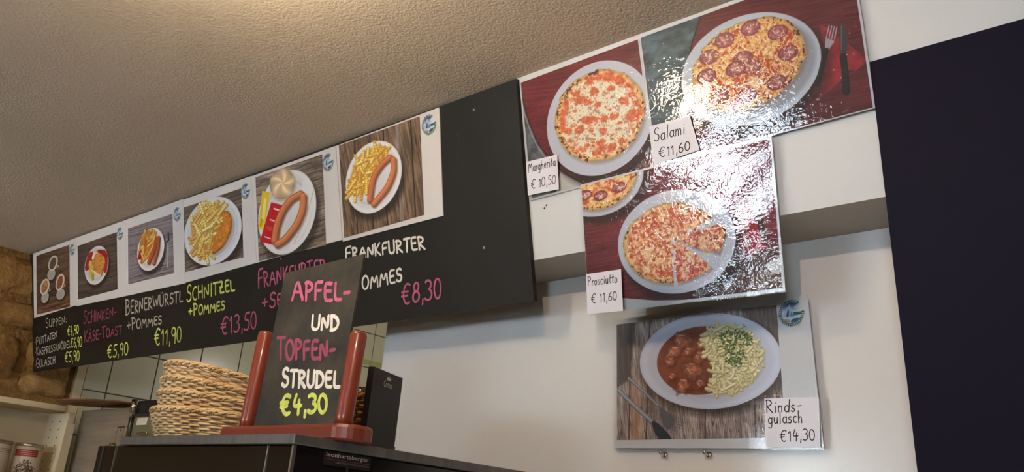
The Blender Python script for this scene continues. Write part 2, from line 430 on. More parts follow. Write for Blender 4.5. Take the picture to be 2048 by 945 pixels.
O_ = lambda w=.6: arc(w / 2, .5, w / 2, .5, 100, 460, 18)
GL = {  # width, strokes (x 0..w, y 0..1)
 'A': (.68, [[(0, 0), (.36, 1), (.66, 0)], [(.12, .36), (.6, .36)]]),
 'B': (.55, [[(.06, 0), (.06, 1)], [(.0, .96)] + arc(.12, .76, .36, .23, 80, -80, 8) + arc(.12, .27, .42, .27, 80, -90, 9) + [(.0, .02)]]),
 'C': (.58, [arc(.36, .5, .34, .5, 60, 300, 14)]),
 'D': (.6, [[(.06, 0), (.06, 1)], [(0, 1)] + arc(.1, .5, .48, .5, 85, -85, 10) + [(0, 0)]]),
 'E': (.5, [[(.48, .98), (.05, 1), (.05, 0), (.5, .02)], [(.05, .52), (.42, .54)]]),
 'F': (.5, [[(.5, 1), (.05, .97), (.05, 0)], [(.05, .5), (.42, .53)]]),
 'G': (.62, [arc(.36, .5, .34, .5, 55, 340, 14) + [(.6, .45), (.36, .44)]]),
 'H': (.6, [[(.05, 1), (.05, 0)], [(.55, 1), (.55, 0)], [(.05, .5), (.55, .52)]]),
 'I': (.22, [[(.11, 1), (.11, 0)]]),
 'J': (.4, [[(.35, 1), (.35, .2), (.2, 0), (.03, .12)]]),
 'K': (.58, [[(.06, 1), (.06, 0)], [(.54, 1), (.08, .45), (.56, 0)]]),
 'L': (.46, [[(.06, 1), (.05, .02), (.46, .03)]]),
 'M': (.78, [[(.02, 0), (.14, 1), (.38, .3), (.64, 1), (.74, 0)]]),
 'N': (.64, [[(.05, 0), (.07, 1), (.55, .02), (.58, 1)]]),
 'O': (.64, [O_(.62)]),
 'P': (.52, [[(.08, 0), (.06, 1)], [(0, .95)] + arc(.12, .74, .36, .25, 80, -85, 8) + [(.06, .46)]]),
 'R': (.58, [[(.07, 0), (.06, 1)], [(0, .95)] + arc(.12, .75, .36, .24, 80, -85, 8) + [(.08, .48), (.56, 0)]]),
 'S': (.52, [arc(.29, .76, .22, .24, 40, 250, 9) + arc(.24, .27, .24, .27, 60, -150, 10)]),
 'T': (.56, [[(0, .98), (.58, 1)], [(.28, 1), (.26, 0)]]),
 'U': (.6, [[(.05, 1), (.05, .3)] + arc(.3, .28, .25, .28, 180, 360, 8) + [(.56, 1)]]),
 'W': (.86, [[(0, 1), (.2, 0), (.43, .8), (.62, 0), (.86, 1)]]),
 'Z': (.56, [[(.04, .98), (.54, 1), (.02, .02), (.56, .03)], [(.12, .5), (.42, .52)]]),
 '0': (.5, [O_(.46)]), '1': (.3, [[(.02, .7), (.2, 1), (.2, 0)]]),
 '3': (.5, [arc(.2, .77, .22, .22, 140, -80, 8) + arc(.2, .28, .26, .28, 85, -140, 9)]),
 '4': (.52, [[(.2, 1), (.02, .4), (.5, .42)], [(.38, .7), (.34, -.02)]]),
 '5': (.46, [[(.44, 1), (.1, .97), (.06, .58)] + arc(.18, .3, .26, .3, 75, -130, 9)]),
 '6': (.5, [[(.38, 1), (.14, .7), (.05, .35)] + arc(.25, .26, .21, .26, 160, 500, 12)]),
 '8': (.5, [arc(.25, .76, .17, .22, -90, 270, 12), arc(.25, .27, .23, .27, 90, 450, 12)]),
 '9': (.48, [arc(.22, .73, .2, .26, 0, 360, 12), [(.43, .9), (.42, .5), (.4, 0)]]),
 ',': (.18, [[(.14, .12), (.1, -.2)]]), ':': (.2, [[(.1, .12), (.1, .16)], [(.1, .6), (.1, .64)]]),
 '+': (.5, [[(.02, .4), (.44, .42)], [(.24, .64), (.22, .16)]]), '-': (.42, [[(.04, .46), (.36, .5)]]),
 '.': (.3, [[(.1, .4), (.2, .42)]]), ' ': (.34, []),
 '€': (.66, [arc(.42, .5, .3, .5, 55, 300, 12), [(0, .6), (.46, .62)], [(0, .4), (.42, .42)]]),
 # lower case, x height .55
 'a': (.42, [arc(.2, .26, .18, .26, 40, 380, 11), [(.38, .52), (.36, .1), (.44, 0)]]),
 'c': (.36, [arc(.22, .27, .18, .27, 55, 310, 9)]),
 'd': (.44, [arc(.2, .26, .18, .26, 30, 370, 11), [(.4, 1), (.38, 0)]]),
 'e': (.38, [[(.05, .28), (.34, .32)] + arc(.2, .28, .16, .26, 20, 300, 10)]),
 'g': (.44, [arc(.2, .27, .18, .25, 40, 380, 11), [(.38, .52), (.38, -.2), (.26, -.4), (.08, -.3)]]),
 'h': (.42, [[(.06, 1), (.05, 0)], [(.05, .3), (.2, .54), (.34, .42), (.34, 0)]]),
 'i': (.18, [[(.09, .5), (.09, 0)], [(.1, .74), (.1, .78)]]),
 'l': (.18, [[(.09, 1), (.09, 0)]]),
 'm': (.6, [[(.04, .52), (.04, 0)], [(.04, .34), (.16, .54), (.28, .42), (.28, 0)], [(.28, .36), (.42, .54), (.52, .42), (.52, 0)]]),
 'n': (.42, [[(.05, .52), (.05, 0)], [(.05, .32), (.2, .54), (.34, .42), (.34, 0)]]),
 'o': (.42, [arc(.2, .27, .18, .27, 90, 450, 12)]),
 'r': (.3, [[(.05, .52), (.05, 0)], [(.05, .3), (.16, .52), (.3, .5)]]),
 's': (.34, [arc(.18, .4, .13, .13, 40, 250, 7) + arc(.15, .14, .15, .14, 60, -150, 8)]),
 't': (.32, [[(.14, .9), (.13, .08), (.26, .02)], [(0, .56), (.3, .6)]]),
 'u': (.42, [[(.04, .52), (.06, .1), (.2, 0), (.34, .14), (.36, .52)], [(.36, .3), (.38, 0)]]),
}
GL['Ü'] = (GL['U'][0], GL['U'][1] + [[(.2, 1.17), (.2, 1.2)], [(.44, 1.18), (.44, 1.21)]])
GL['Ö'] = (GL['O'][0], GL['O'][1] + [[(.2, 1.17), (.2, 1.2)], [(.46, 1.18), (.46, 1.21)]])
GL['Ä'] = (GL['A'][0], GL['A'][1] + [[(.2, 1.17), (.2, 1.2)], [(.5, 1.18), (.5, 1.21)]])


def smooth_line(p, it=2):
    p = np.array(p, float)
    if len(p) < 3: return p
    for _ in range(it):
        q = [p[0]]
        for a, b in zip(p[:-1], p[1:]):
            q += [a * .8 + b * .2, a * .2 + b * .8]
        q.append(p[-1]); p = np.array(q)
    return p


def stroke_ribbon(g, P, pts, w, off):
    """flat marker stroke of width w (metres) through (u,v) pts lying on plane P"""
    p = np.asarray(pts, float)
    if len(p) < 2: return
    d = np.gradient(p, axis=0); d /= np.linalg.norm(d, axis=1)[:, None] + 1e-9
    nn = np.stack([-d[:, 1], d[:, 0]], 1) * w / 2
    V = [P.at(*q, off) for q in (p + nn)] + [P.at(*q, off) for q in (p - nn)]
    k = len(p); g.add(V, [(i + k, i + 1 + k, i + 1, i) for i in range(k - 1)])
    for c in (p[0], p[-1]):
        g.add([P.at(c[0] + w / 2 * math.cos(a), c[1] + w / 2 * math.sin(a), off - 1e-5) for a in np.linspace(0, 2 * math.pi, 9)[:-1]], [tuple(range(8))])


def lettering(P, txt, quad, w, m, parent, off=0.0012, caps=True, small=.84, seed=1, name='lettering', double=False):
    """txt written inside quad = pixel corners BL, BR, TR, TL, projected on plane P"""
    r = random.Random(seed * 77 + len(txt)); Q = [np.array(P.uv(*q)) for q in quad]
    x = 0; items = []
    for i, ch in enumerate(txt):
        big = (not caps) or i == 0 or txt[i - 1] in ' +.€-' or ch in '0123456789€' or small >= 1
        key = ch if ch in GL else ch.upper()
        s = 1.0 if big else small
        wd, st = GL[key]; adv = wd * s + (.13 if ch != ' ' else 0)
        items.append((x, s, st)); x += adv
    tot = x - .13; g = G(); zo = 0
    for x0, s, st in items:
        jy = r.uniform(-.03, .03); js = r.uniform(.97, 1.04); sh = r.uniform(-.02, .05)
        for line in st:
            l = smooth_line(line)
            uvp = []
            for a, b in l:
                X = (x0 + (a + sh * b) * s) / tot; Y = b * s * js + jy
                uvp.append((Q[0] * (1 - X) + Q[1] * X) * (1 - Y) + (Q[3] * (1 - X) + Q[2] * X) * Y)
            zo += 1.5e-5
            stroke_ribbon(g, P, uvp, w * r.uniform(.9, 1.1), off + zo)
    return g.out(name, m, parent)


def font_text(P, txt, quad, m, parent, off=0.001, name='lettering'):
    """machine-printed word, fitted into quad on plane P"""
    c = bpy.data.curves.new('t', 'FONT'); c.body = txt; c.resolution_u = 3
    o = bpy.data.objects.new('t', c); COL.objects.link(o)
    dg = bpy.context.evaluated_depsgraph_get(); me = o.evaluated_get(dg).to_mesh()
    V = np.array([v.co[:2] for v in me.vertices]); Fs = [tuple(p.vertices) for p in me.polygons]
    o.evaluated_get(dg).to_mesh_clear(); bpy.data.objects.remove(o); bpy.data.curves.remove(c)
    lo = V.min(0); hi = V.max(0); T = (V - lo) / (hi - lo)
    Q = [np.array(P.uv(*q)) for q in quad] if not isinstance(quad, list) or len(quad[0]) == 2 and quad[0][0] > 5 else [np.array(q) for q in quad]
    W3 = []
    for X, Y in T:
        q = (Q[0] * (1 - X) + Q[1] * X) * (1 - Y) + (Q[3] * (1 - X) + Q[2] * X) * Y
        W3.append(P.at(*q, off))
    return obj(name, W3, Fs, m, parent)
#@@PAINT
# ------------------------------------------------------------------ flat print: painted colour on a fine grid of vertices
class Canvas:
    def __init__(s, quad, res=1.1, seed=1):
        """quad = where the print's corners TL,TR,BR,BL fall; drawing is done in the same units"""
        s.q = np.array(quad, float)
        wpx = (np.linalg.norm(s.q[1] - s.q[0]) + np.linalg.norm(s.q[2] - s.q[3])) / 2
        hpx = (np.linalg.norm(s.q[3] - s.q[0]) + np.linalg.norm(s.q[2] - s.q[1])) / 2
        s.W = int(wpx * res); s.H = int(hpx * res); s.res = res
        s.img = np.zeros((s.H, s.W, 3)); s.rs = np.random.RandomState(seed)
        src = s.q; dst = np.array([[0, 0], [s.W - 1, 0], [s.W - 1, s.H - 1], [0, s.H - 1]], float)
        A = []; b = []
        for (x, y), (X, Y) in zip(src, dst):
            A.append([x, y, 1, 0, 0, 0, -X * x, -X * y]); b.append(X)
            A.append([0, 0, 0, x, y, 1, -Y * x, -Y * y]); b.append(Y)
        h = np.linalg.solve(np.array(A), np.array(b)); s.Hm = np.append(h, 1).reshape(3, 3)
        s.Hi = np.linalg.inv(s.Hm)
        s.YY, s.XX = np.mgrid[0:s.H, 0:s.W].astype(float)
        d = s.Hi @ np.stack([s.XX.ravel(), s.YY.ravel(), np.ones(s.W * s.H)])
        s.PX = (d[0] / d[2]).reshape(s.H, s.W); s.PY = (d[1] / d[2]).reshape(s.H, s.W)   # drawing units at each point

    def c(s, col): return np.array(col, float) / 255.0

    def noise(s, cell, octv=3, sx=1.0, sy=1.0, ang=0.0, gain=.5):
        a = math.radians(ang); X = (s.PX * math.cos(a) + s.PY * math.sin(a)) / (cell * sx); Y = (-s.PX * math.sin(a) + s.PY * math.cos(a)) / (cell * sy)
        o = np.zeros_like(X); amp = 1; tot = 0
        for k in range(octv):
            g = s.rs.rand(64, 64); xf = np.floor(X).astype(int); yf = np.floor(Y).astype(int); fx = X - xf; fy = Y - yf
            fx = fx * fx * (3 - 2 * fx); fy = fy * fy * (3 - 2 * fy)
            g00 = g[yf % 64, xf % 64]; g10 = g[yf % 64, (xf + 1) % 64]; g01 = g[(yf + 1) % 64, xf % 64]; g11 = g[(yf + 1) % 64, (xf + 1) % 64]
            o += amp * ((g00 * (1 - fx) + g10 * fx) * (1 - fy) + (g01 * (1 - fx) + g11 * fx) * fy); tot += amp
            amp *= gain; X = X * 2.03 + 7; Y = Y * 2.03 + 3
        return o / tot

    def fill(s, col, mask=None):
        col = s.c(col)
        if mask is None: s.img[:] = col
        else: s.img[:] = s.img * (1 - mask[..., None]) + col * mask[..., None]

    def mixf(s, mask, field):   # field HxWx3
        s.img[:] = s.img * (1 - mask[..., None]) + field * mask[..., None]

    def ell(s, cx, cy, ex, ey, k=0.0, soft=0.6):
        """mask of an ellipse with half extents ex, ey whose top point sits k to the right; also returns the normalised radius"""
        Sxx, Syy, Sxy = ex * ex, ey * ey, -k * ey
        det = Sxx * Syy - Sxy * Sxy; dx = s.PX - cx; dy = s.PY - cy
        r = np.sqrt(np.maximum(0, (Syy * dx * dx - 2 * Sxy * dx * dy + Sxx * dy * dy) / det))
        w = soft / min(ex, ey)
        return np.clip((1 - r) / w + .5, 0, 1), r

    def poly(s, pts, soft=.7, sm=0):
        p = np.array(pts, float)
        if sm:
            for _ in range(sm):
                q = np.roll(p, -1, 0); p = np.stack([p * .75 + q * .25, p * .25 + q * .75], 1).reshape(-1, 2)
        d = np.full(s.PX.shape, 1e9); ins = np.zeros(s.PX.shape, bool)
        x, y = s.PX, s.PY; n = len(p)
        for i in range(n):
            a = p[i]; b = p[(i + 1) % n]; e = b - a; L = e @ e + 1e-12
            t = np.clip(((x - a[0]) * e[0] + (y - a[1]) * e[1]) / L, 0, 1)
            d = np.minimum(d, (x - a[0] - t * e[0]) ** 2 + (y - a[1] - t * e[1]) ** 2)
            c = (a[1] <= y) != (b[1] <= y)
            with np.errstate(divide='ignore', invalid='ignore'):
                xi = a[0] + (y - a[1]) * e[0] / (e[1] if abs(e[1]) > 1e-9 else 1e-9)
            ins ^= c & (x < xi)
        d = np.sqrt(d); sd = np.where(ins, d, -d)
        return np.clip(sd / soft + .5, 0, 1), sd

    def stroke(s, pts, r, col, edge=None, soft=.5, shade=0.0, ridge=0.0, hl=None):
        """capsule polyline with a lit upper side; only touches its neighbourhood"""
        p = np.array(pts, float); pad = r * 1.6 + 2
        xs, ys = p[:, 0], p[:, 1]
        ok = (s.PX > xs.min() - pad) & (s.PX < xs.max() + pad) & (s.PY > ys.min() - pad) & (s.PY < ys.max() + pad)
        if not ok.any(): return
        rr = np.where(ok.any(1))[0]; cc_ = np.where(ok.any(0))[0]; sl = (slice(rr[0], rr[-1] + 1), slice(cc_[0], cc_[-1] + 1))
        x = s.PX[sl]; y = s.PY[sl]; best = np.full(x.shape, 1e9); side = np.zeros(x.shape); along = np.zeros(x.shape); acc = 0
        for a, b in zip(p[:-1], p[1:]):
            e = b - a; L = math.hypot(*e) + 1e-9
            t = np.clip(((x - a[0]) * e[0] + (y - a[1]) * e[1]) / (L * L), 0, 1)
            dx = x - a[0] - t * e[0]; dy = y - a[1] - t * e[1]; d = np.hypot(dx, dy); m = d < best
            best = np.where(m, d, best); side = np.where(m, (-dx * .45 - dy * .9) / r, side); along = np.where(m, acc + t * L, along); acc += L
        R = r * (1 + ridge * np.sin(along / r * 3.6)) if ridge else r
        mask = np.clip((R - best) / soft + .5, 0, 1)
        q = np.clip(best / R, 0, 1); f = 1 - shade * q ** 2.5 + shade * .35 * np.clip(side, -1, 1)
        if ridge: f = f * (1 + .10 * np.sin(along / r * 3.6))
        colr = s.c(col)[None, None] * f[..., None]
        if hl: 
            h = np.clip(1 - np.abs(side - .42) * 4, 0, 1) * np.clip(1 - q, 0, 1) * hl
            colr = colr + h[..., None]
        s.img[sl] = s.img[sl] * (1 - mask[..., None]) + np.clip(colr, 0, 1) * mask[..., None]

    def wood(s, c1, c2, cell=8, ang=0, stretch=12, contrast=1.0, planks=None, gap=(30, 24, 20)):
        n = s.noise(cell, 4, stretch, .35, ang); n2 = s.noise(cell * 4, 3, 2.5, .8, ang); n3 = s.noise(cell * .5, 2, stretch * 1.5, .25, ang)
        t = np.clip((.45 * n + .3 * n2 + .25 * n3 - .5) * 2.6 * contrast + .5, 0, 1)
        s.img[:] = s.c(c1) * (1 - t[..., None]) + s.c(c2) * t[..., None]
        cr = np.clip((s.noise(cell * .8, 3, stretch * .9, .3, ang) - .66) * 9, 0, 1); s.fill(gap, cr * .75)
        for pl in planks or []: s.stroke(pl, 1.1, gap, soft=1.4)

    def plate(s, cx, cy, ex, ey, k, col=(214, 214, 220), sh=(.10, .16), rim=True):
        # printed contact shadow of the photographed plate
        m, r = s.ell(cx + ex * sh[0], cy + ey * sh[1], ex * 1.02, ey * 1.02, k); s.fill((20, 16, 14), np.clip((1.1 - r) * 6, 0, 1) * .6)
        m, r = s.ell(cx, cy, ex, ey, k); s.fill(col, m)
        if rim:
            ring = np.exp(-((r - .74) / .03) ** 2) * m; s.fill(tuple(c * .86 for c in col), ring * .6)
            s.fill(tuple(min(255, c * 1.08) for c in col), np.exp(-((r - .93) / .05) ** 2) * m * .7)

    def build(s, P, name, parent, off=.0008, m=None, label=None, alpha=None):
        s.img = np.clip(s.img, 0, 1)
        Q = [np.array(P.uv(*q)) for q in s.q]
        X = (s.XX / (s.W - 1))[..., None]; Y = (s.YY / (s.H - 1))[..., None]
        uv = (Q[0] * (1 - X) + Q[1] * X) * (1 - Y) + (Q[3] * (1 - X) + Q[2] * X) * Y
        V = P.O + uv[..., 0:1] * P.U + uv[..., 1:2] * P.V + P.N * off - wloc(parent)
        idx = np.arange(s.W * s.H).reshape(s.H, s.W)
        F4 = np.stack([idx[1:, :-1], idx[1:, 1:], idx[:-1, 1:], idx[:-1, :-1]], -1).reshape(-1, 4)
        if alpha is not None:
            a = alpha > .5; keep = (a[1:, :-1] & a[1:, 1:] & a[:-1, 1:] & a[:-1, :-1]).ravel(); F4 = F4[keep]
        used = np.unique(F4); remap = np.zeros(s.W * s.H, int); remap[used] = np.arange(len(used)); F4 = remap[F4]
        V = V.reshape(-1, 3)[used]; C_ = s.img.reshape(-1, 3)[used]
        me = bpy.data.meshes.new(name); me.vertices.add(len(V)); me.vertices.foreach_set('co', V.ravel().astype(np.float32))
        me.loops.add(F4.size); me.loops.foreach_set('vertex_index', F4.ravel().astype(np.int32))
        me.polygons.add(len(F4)); me.polygons.foreach_set('loop_start', np.arange(0, F4.size, 4, dtype=np.int32))
        me.update(calc_edges=True)
        at = me.color_attributes.new('ink', 'FLOAT_COLOR', 'POINT')
        lin = np.where(C_ <= .04045, C_ / 12.92, ((C_ + .055) / 1.055) ** 2.4)
        at.data.foreach_set('color', np.concatenate([lin, np.ones((len(lin), 1))], 1).ravel().astype(np.float32))
        me.materials.append(m or M_PRINT)
        o = bpy.data.objects.new(name, me); COL.objects.link(o); o.parent = parent
        if label: o['label'] = label
        return o


def fries(c, region, n, seed, L=(12, 22), r=2.6, ang0=90, spread=60, lk=1.35, cols=((240, 214, 130), (232, 198, 108), (246, 226, 156), (222, 176, 92)), ridge=.05):
    rs = random.Random(seed); p = np.array(region, float); lo = p.min(0); hi = p.max(0)
    m, _ = c.poly(region, 1.5, 2); c.fill((204, 158, 84), m * .95)

    def inside(x, y):
        ins = False
        for i in range(len(p)):
            a = p[i]; b = p[(i + 1) % len(p)]
            if (a[1] <= y) != (b[1] <= y) and x < a[0] + (y - a[1]) * (b[0] - a[0]) / (b[1] - a[1]): ins = not ins
        return ins
    k = 0
    while k < n:
        x = rs.uniform(lo[0], hi[0]); y = rs.uniform(lo[1], hi[1])
        if not inside(x, y): continue
        k += 1; a = math.radians(ang0 + rs.uniform(-spread, spread)); l = rs.uniform(*L) / 2 * lk
        dx, dy = math.cos(a) * l, -math.sin(a) * l
        c.stroke([(x - dx + 1, y - dy + 1.4), (x + dx + 1, y + dy + 1.4)], r * 1.1, (178, 128, 62), soft=2.0)
        c.stroke([(x - dx, y - dy), (x + dx, y + dy)], r, rs.choice(cols), shade=.22, ridge=ridge)


def sausage(c, pts, r, col=(198, 118, 74), hl=.2):
    p = smooth_line(pts, 3)
    c.stroke(p + np.array([r * .35, r * .5]), r * 1.05, (120, 90, 80), soft=r * .7)
    c.stroke(p, r, col, shade=.34, hl=hl)


def pizza(c, cx, cy, ex, ey, k, seed=1, sauce=(206, 88, 44), cheese=(238, 208, 160), amount=.5, crust=(222, 176, 108), mask=None, shreds=0, cell=9):
    m, r = c.ell(cx, cy, ex, ey, k)
    wob = (c.noise(16, 3) - .5) * .09; r2 = r + wob
    m = np.clip((1 - r2) * min(ex, ey) / .9 + .5, 0, 1)
    if mask is not None: m = m * mask
    n = c.noise(cell * 1.3, 4, gain=.6); n2 = c.noise(cell * .55, 3, gain=.7); n3 = c.noise(cell * 3, 2)
    f = np.ones(c.img.shape) * c.c(sauce)
    t = np.clip((n - .5) * 5 + (n3 - .5) * 3 + (amount - .5) * 4 + .5, 0, 1)[..., None]
    f = f * (1 - t) + c.c(cheese) * t
    t2 = np.clip((n2 - .56) * 7, 0, 1)[..., None] * .55; f = f * (1 - t2) + c.c(tuple(v * .72 for v in sauce)) * t2
    t3 = np.clip((c.noise(cell * .5, 2) - .6) * 8, 0, 1)[..., None] * .6; f = f * (1 - t3) + c.c((246, 226, 186)) * t3
    e = np.clip((r2 - .87) * 16, 0, 1)[..., None]; cr = c.c(crust) * (.82 + .35 * c.noise(7, 3)[..., None]); f = f * (1 - e) + cr * e
    b = (np.clip((c.noise(5, 2) - .62) * 9, 0, 1) * np.clip((r2 - .84) * 10, 0, 1))[..., None]; f = f * (1 - b) + c.c((96, 46, 18)) * b
    f *= (1.04 - .25 * np.clip((r2 - .93) * 12, 0, 1))[..., None]
    ms, rs_ = c.ell(cx + ex * .035, cy + ey * .05, ex * 1.01, ey * 1.02, k)
    sh = np.clip((1.03 - rs_) * 14, 0, 1) * .45
    if mask is not None: sh = sh * mask
    c.fill((120, 100, 90), sh); c.mixf(m, f)
    rr = random.Random(seed)
    for _ in range(shreds):
        a = rr.uniform(0, 6.28); q = math.sqrt(rr.random()) * .9; x = cx + ex * q * math.cos(a) + k * q * math.sin(a) * -.8; y = cy + ey * q * math.sin(a)
        b_ = rr.uniform(0, 6.28); l = rr.uniform(2.5, 5.5)
        c.stroke([(x, y), (x + l * math.cos(b_), y + l * math.sin(b_) * .8), (x + l * 1.5 * math.cos(b_ + .6), y + l * 1.5 * math.sin(b_ + .6))], .85, rr.choice([(248, 224, 170), (240, 198, 120), (250, 236, 200), (228, 160, 90)]), soft=.9)
    return r2


def salami(c, x, y, rx, ry, seed=0):
    r = random.Random(seed); m, q = c.ell(x, y, rx, ry, rx * .25)
    n = c.noise(3.2, 3)
    f = c.c((156, 84, 88)) * (1 - n[..., None] * .0) + (n[..., None] - .5) * np.array([.5, .42, .4]) + np.clip(.75 - q, 0, 1)[..., None] * .18
    rim = np.clip((q - .8) * 6, 0, 1)[..., None]; f = f * (1 - rim) + c.c((130, 48, 52)) * rim
    c.mixf(m, np.clip(f, 0, 1))
    for _ in range(7):
        a = r.uniform(0, 6.28); d = r.random() * .7; b_ = r.uniform(0, 6.28)
        X = x + rx * d * math.cos(a); Y = y + ry * d * math.sin(a); l = r.uniform(3, 6)
        c.stroke([(X, Y), (X + l * math.cos(b_), Y + l * math.sin(b_))], .8, (240, 214, 186), soft=.9)


def flecks(c, cx, cy, ex, ey, n, seed, cols, r=(.5, 1.2), l=(0, 2), kk=0.0):
    rr = random.Random(seed)
    for _ in range(n):
        a = rr.uniform(0, 6.28); q = math.sqrt(rr.random()); x = cx + ex * q * math.cos(a) - kk * q * math.sin(a); y = cy + ey * q * math.sin(a); b = rr.uniform(0, 6.28); L = rr.uniform(*l)
        c.stroke([(x, y), (x + L * math.cos(b), y + L * math.sin(b))], rr.uniform(*r), rr.choice(cols), soft=.8)


# --- the round emblem: open ring with a mountain view (painted), words around it
def emblem(P, cx, cy, ex, ey, parent, seed=3, words=False):
    q = [(cx - ex, cy - ey), (cx + ex, cy - ey), (cx + ex, cy + ey), (cx - ex, cy + ey)]
    # a true circle on the sheet: half width from ex along U
    u0, v0 = P.uv(cx, cy); ru = abs(P.uv(cx, cy - ey)[1] - v0)
    N_ = 56 if words else 34
    c = Canvas([(0, 0), (100, 0), (100, 100), (0, 100)], N_ / 100.0, seed)
    m, r = c.ell(50, 50, 49, 49)
    c.fill((222, 222, 224))
    m2, r2 = c.ell(50, 50, 37, 37)
    sky = np.clip((c.PY - 14) / 30, 0, 1)[..., None]; f = c.c((40, 70, 120)) * (1 - sky) + c.c((200, 210, 226)) * sky
    c.fill((36, 92, 92), m); c.mixf(m2, f)
    for pl, col in (([(14, 60), (34, 30), (44, 18), (54, 40), (62, 58), (60, 70), (16, 70)], (172, 186, 210)), ([(30, 62), (38, 34), (42, 44), (40, 64)], (50, 66, 100)), ([(44, 60), (50, 44), (58, 60), (54, 68)], (90, 130, 180)),
                    ([(15, 66), (86, 62), (80, 72), (18, 74)], (190, 206, 220)), ([(17, 70), (40, 72), (46, 80), (44, 84), (30, 82)], (176, 140, 112)), ([(46, 78), (60, 70), (80, 70), (70, 82), (50, 86)], (60, 74, 96))):
        mm, _ = c.poly(pl, 1.5); c.fill(col, mm * m2)
    mm, _ = c.poly([(58, 47), (99, 43), (99, 56), (82, 58), (58, 60)], 1); c.fill((36, 100, 84), mm * m)
    gap, _ = c.poly([(60, 30), (84, 12), (110, 0), (110, 44), (58, 47), (70, 38)], 1)
    al = m * (1 - gap)
    # place as a circle in plane units
    c.q = None
    V = []
    X = (c.XX / (c.W - 1) - .5) * 2 * ru; Y = -(c.YY / (c.H - 1) - .5) * 2 * ru
    class PP: pass
    pp = PP(); pp.O = P.at(u0, v0); pp.U = P.U; pp.V = P.V; pp.N = P.N
    off = .0011
    V = pp.O + X[..., None] * pp.U + Y[..., None] * pp.V + pp.N * off
    idx = np.arange(c.W * c.H).reshape(c.H, c.W); a = al > .45
    keep = a[1:, :-1] & a[1:, 1:] & a[:-1, 1:] & a[:-1, :-1]
    F4 = np.stack([idx[1:, :-1], idx[1:, 1:], idx[:-1, 1:], idx[:-1, :-1]], -1)[keep]
    o = obj('emblem', V.reshape(-1, 3), [tuple(int(i) for i in t) for t in F4], M_PRINT, parent)
    at = o.data.color_attributes.new('ink', 'FLOAT_COLOR', 'POINT'); C_ = np.clip(c.img.reshape(-1, 3), 0, 1)
    lin = np.where(C_ <= .04045, C_ / 12.92, ((C_ + .055) / 1.055) ** 2.4)
    at.data.foreach_set('color', np.concatenate([lin, np.ones((len(lin), 1))], 1).ravel().astype(np.float32))
    # ring words as strokes
    g = G(); R0 = ru * .79; hh = ru * .15

    def ringword(t, a0, a1, inward):
        for i, ch in enumerate(t):
            a = math.radians(a0 + (a1 - a0) * (i + .5) / len(t)); rad = np.array([math.cos(a), math.sin(a)]); tan = np.array([math.sin(a), -math.cos(a)])
            if inward: up = -rad; ri = -tan; base = R0 + hh
            else: up = rad; ri = tan; base = R0
            wd, st = GL[ch]
            for l in st:
                pts = [np.array([u0, v0]) + rad * base + up * (y * hh) + ri * ((x - wd / 2) * hh * 1.1) for x, y in smooth_line(l, 1)]
                stroke_ribbon(g, P, pts, ru * .028, .0013)
    ringword('GROSSGLOCKNER', 186, 58, False)
    ringword('HOCHALPENSTRASSE', 192, 362, True)
    e = g.out('lettering', M_PRW, o)
    return o


def film(P, quad, parent, m, off=.002, n=(42, 30), amp=.0006, seed=1, name='laminate_film', label=None, wave=None):
    """laminating pouch: fine grid on the sheet with gentle waves"""
    c = np.random.RandomState(seed); Q = [np.array(P.uv(*q)) for q in quad]; V = []; ph = c.rand(8) * 6
    for j in range(n[1] + 1):
        for i in range(n[0] + 1):
            X, Y = i / n[0], j / n[1]
            q = (Q[0] * (1 - X) + Q[1] * X) * (1 - Y) + (Q[3] * (1 - X) + Q[2] * X) * Y
            w = amp * (math.sin(X * 9 + ph[0] + 2 * math.sin(Y * 5 + ph[1])) + math.sin(Y * 8 + X * 5 + ph[2]) + .6 * math.sin(X * 23 + Y * 17 + ph[3])) / 2
            V.append(P.at(q[0], q[1], off + w))
    k = n[0] + 1; F4 = [((j + 1) * k + i, (j + 1) * k + i + 1, j * k + i + 1, j * k + i) for j in range(n[1]) for i in range(n[0])]
    o = obj(name, V, F4, m, parent, True)
    if label: o['label'] = label
    return o
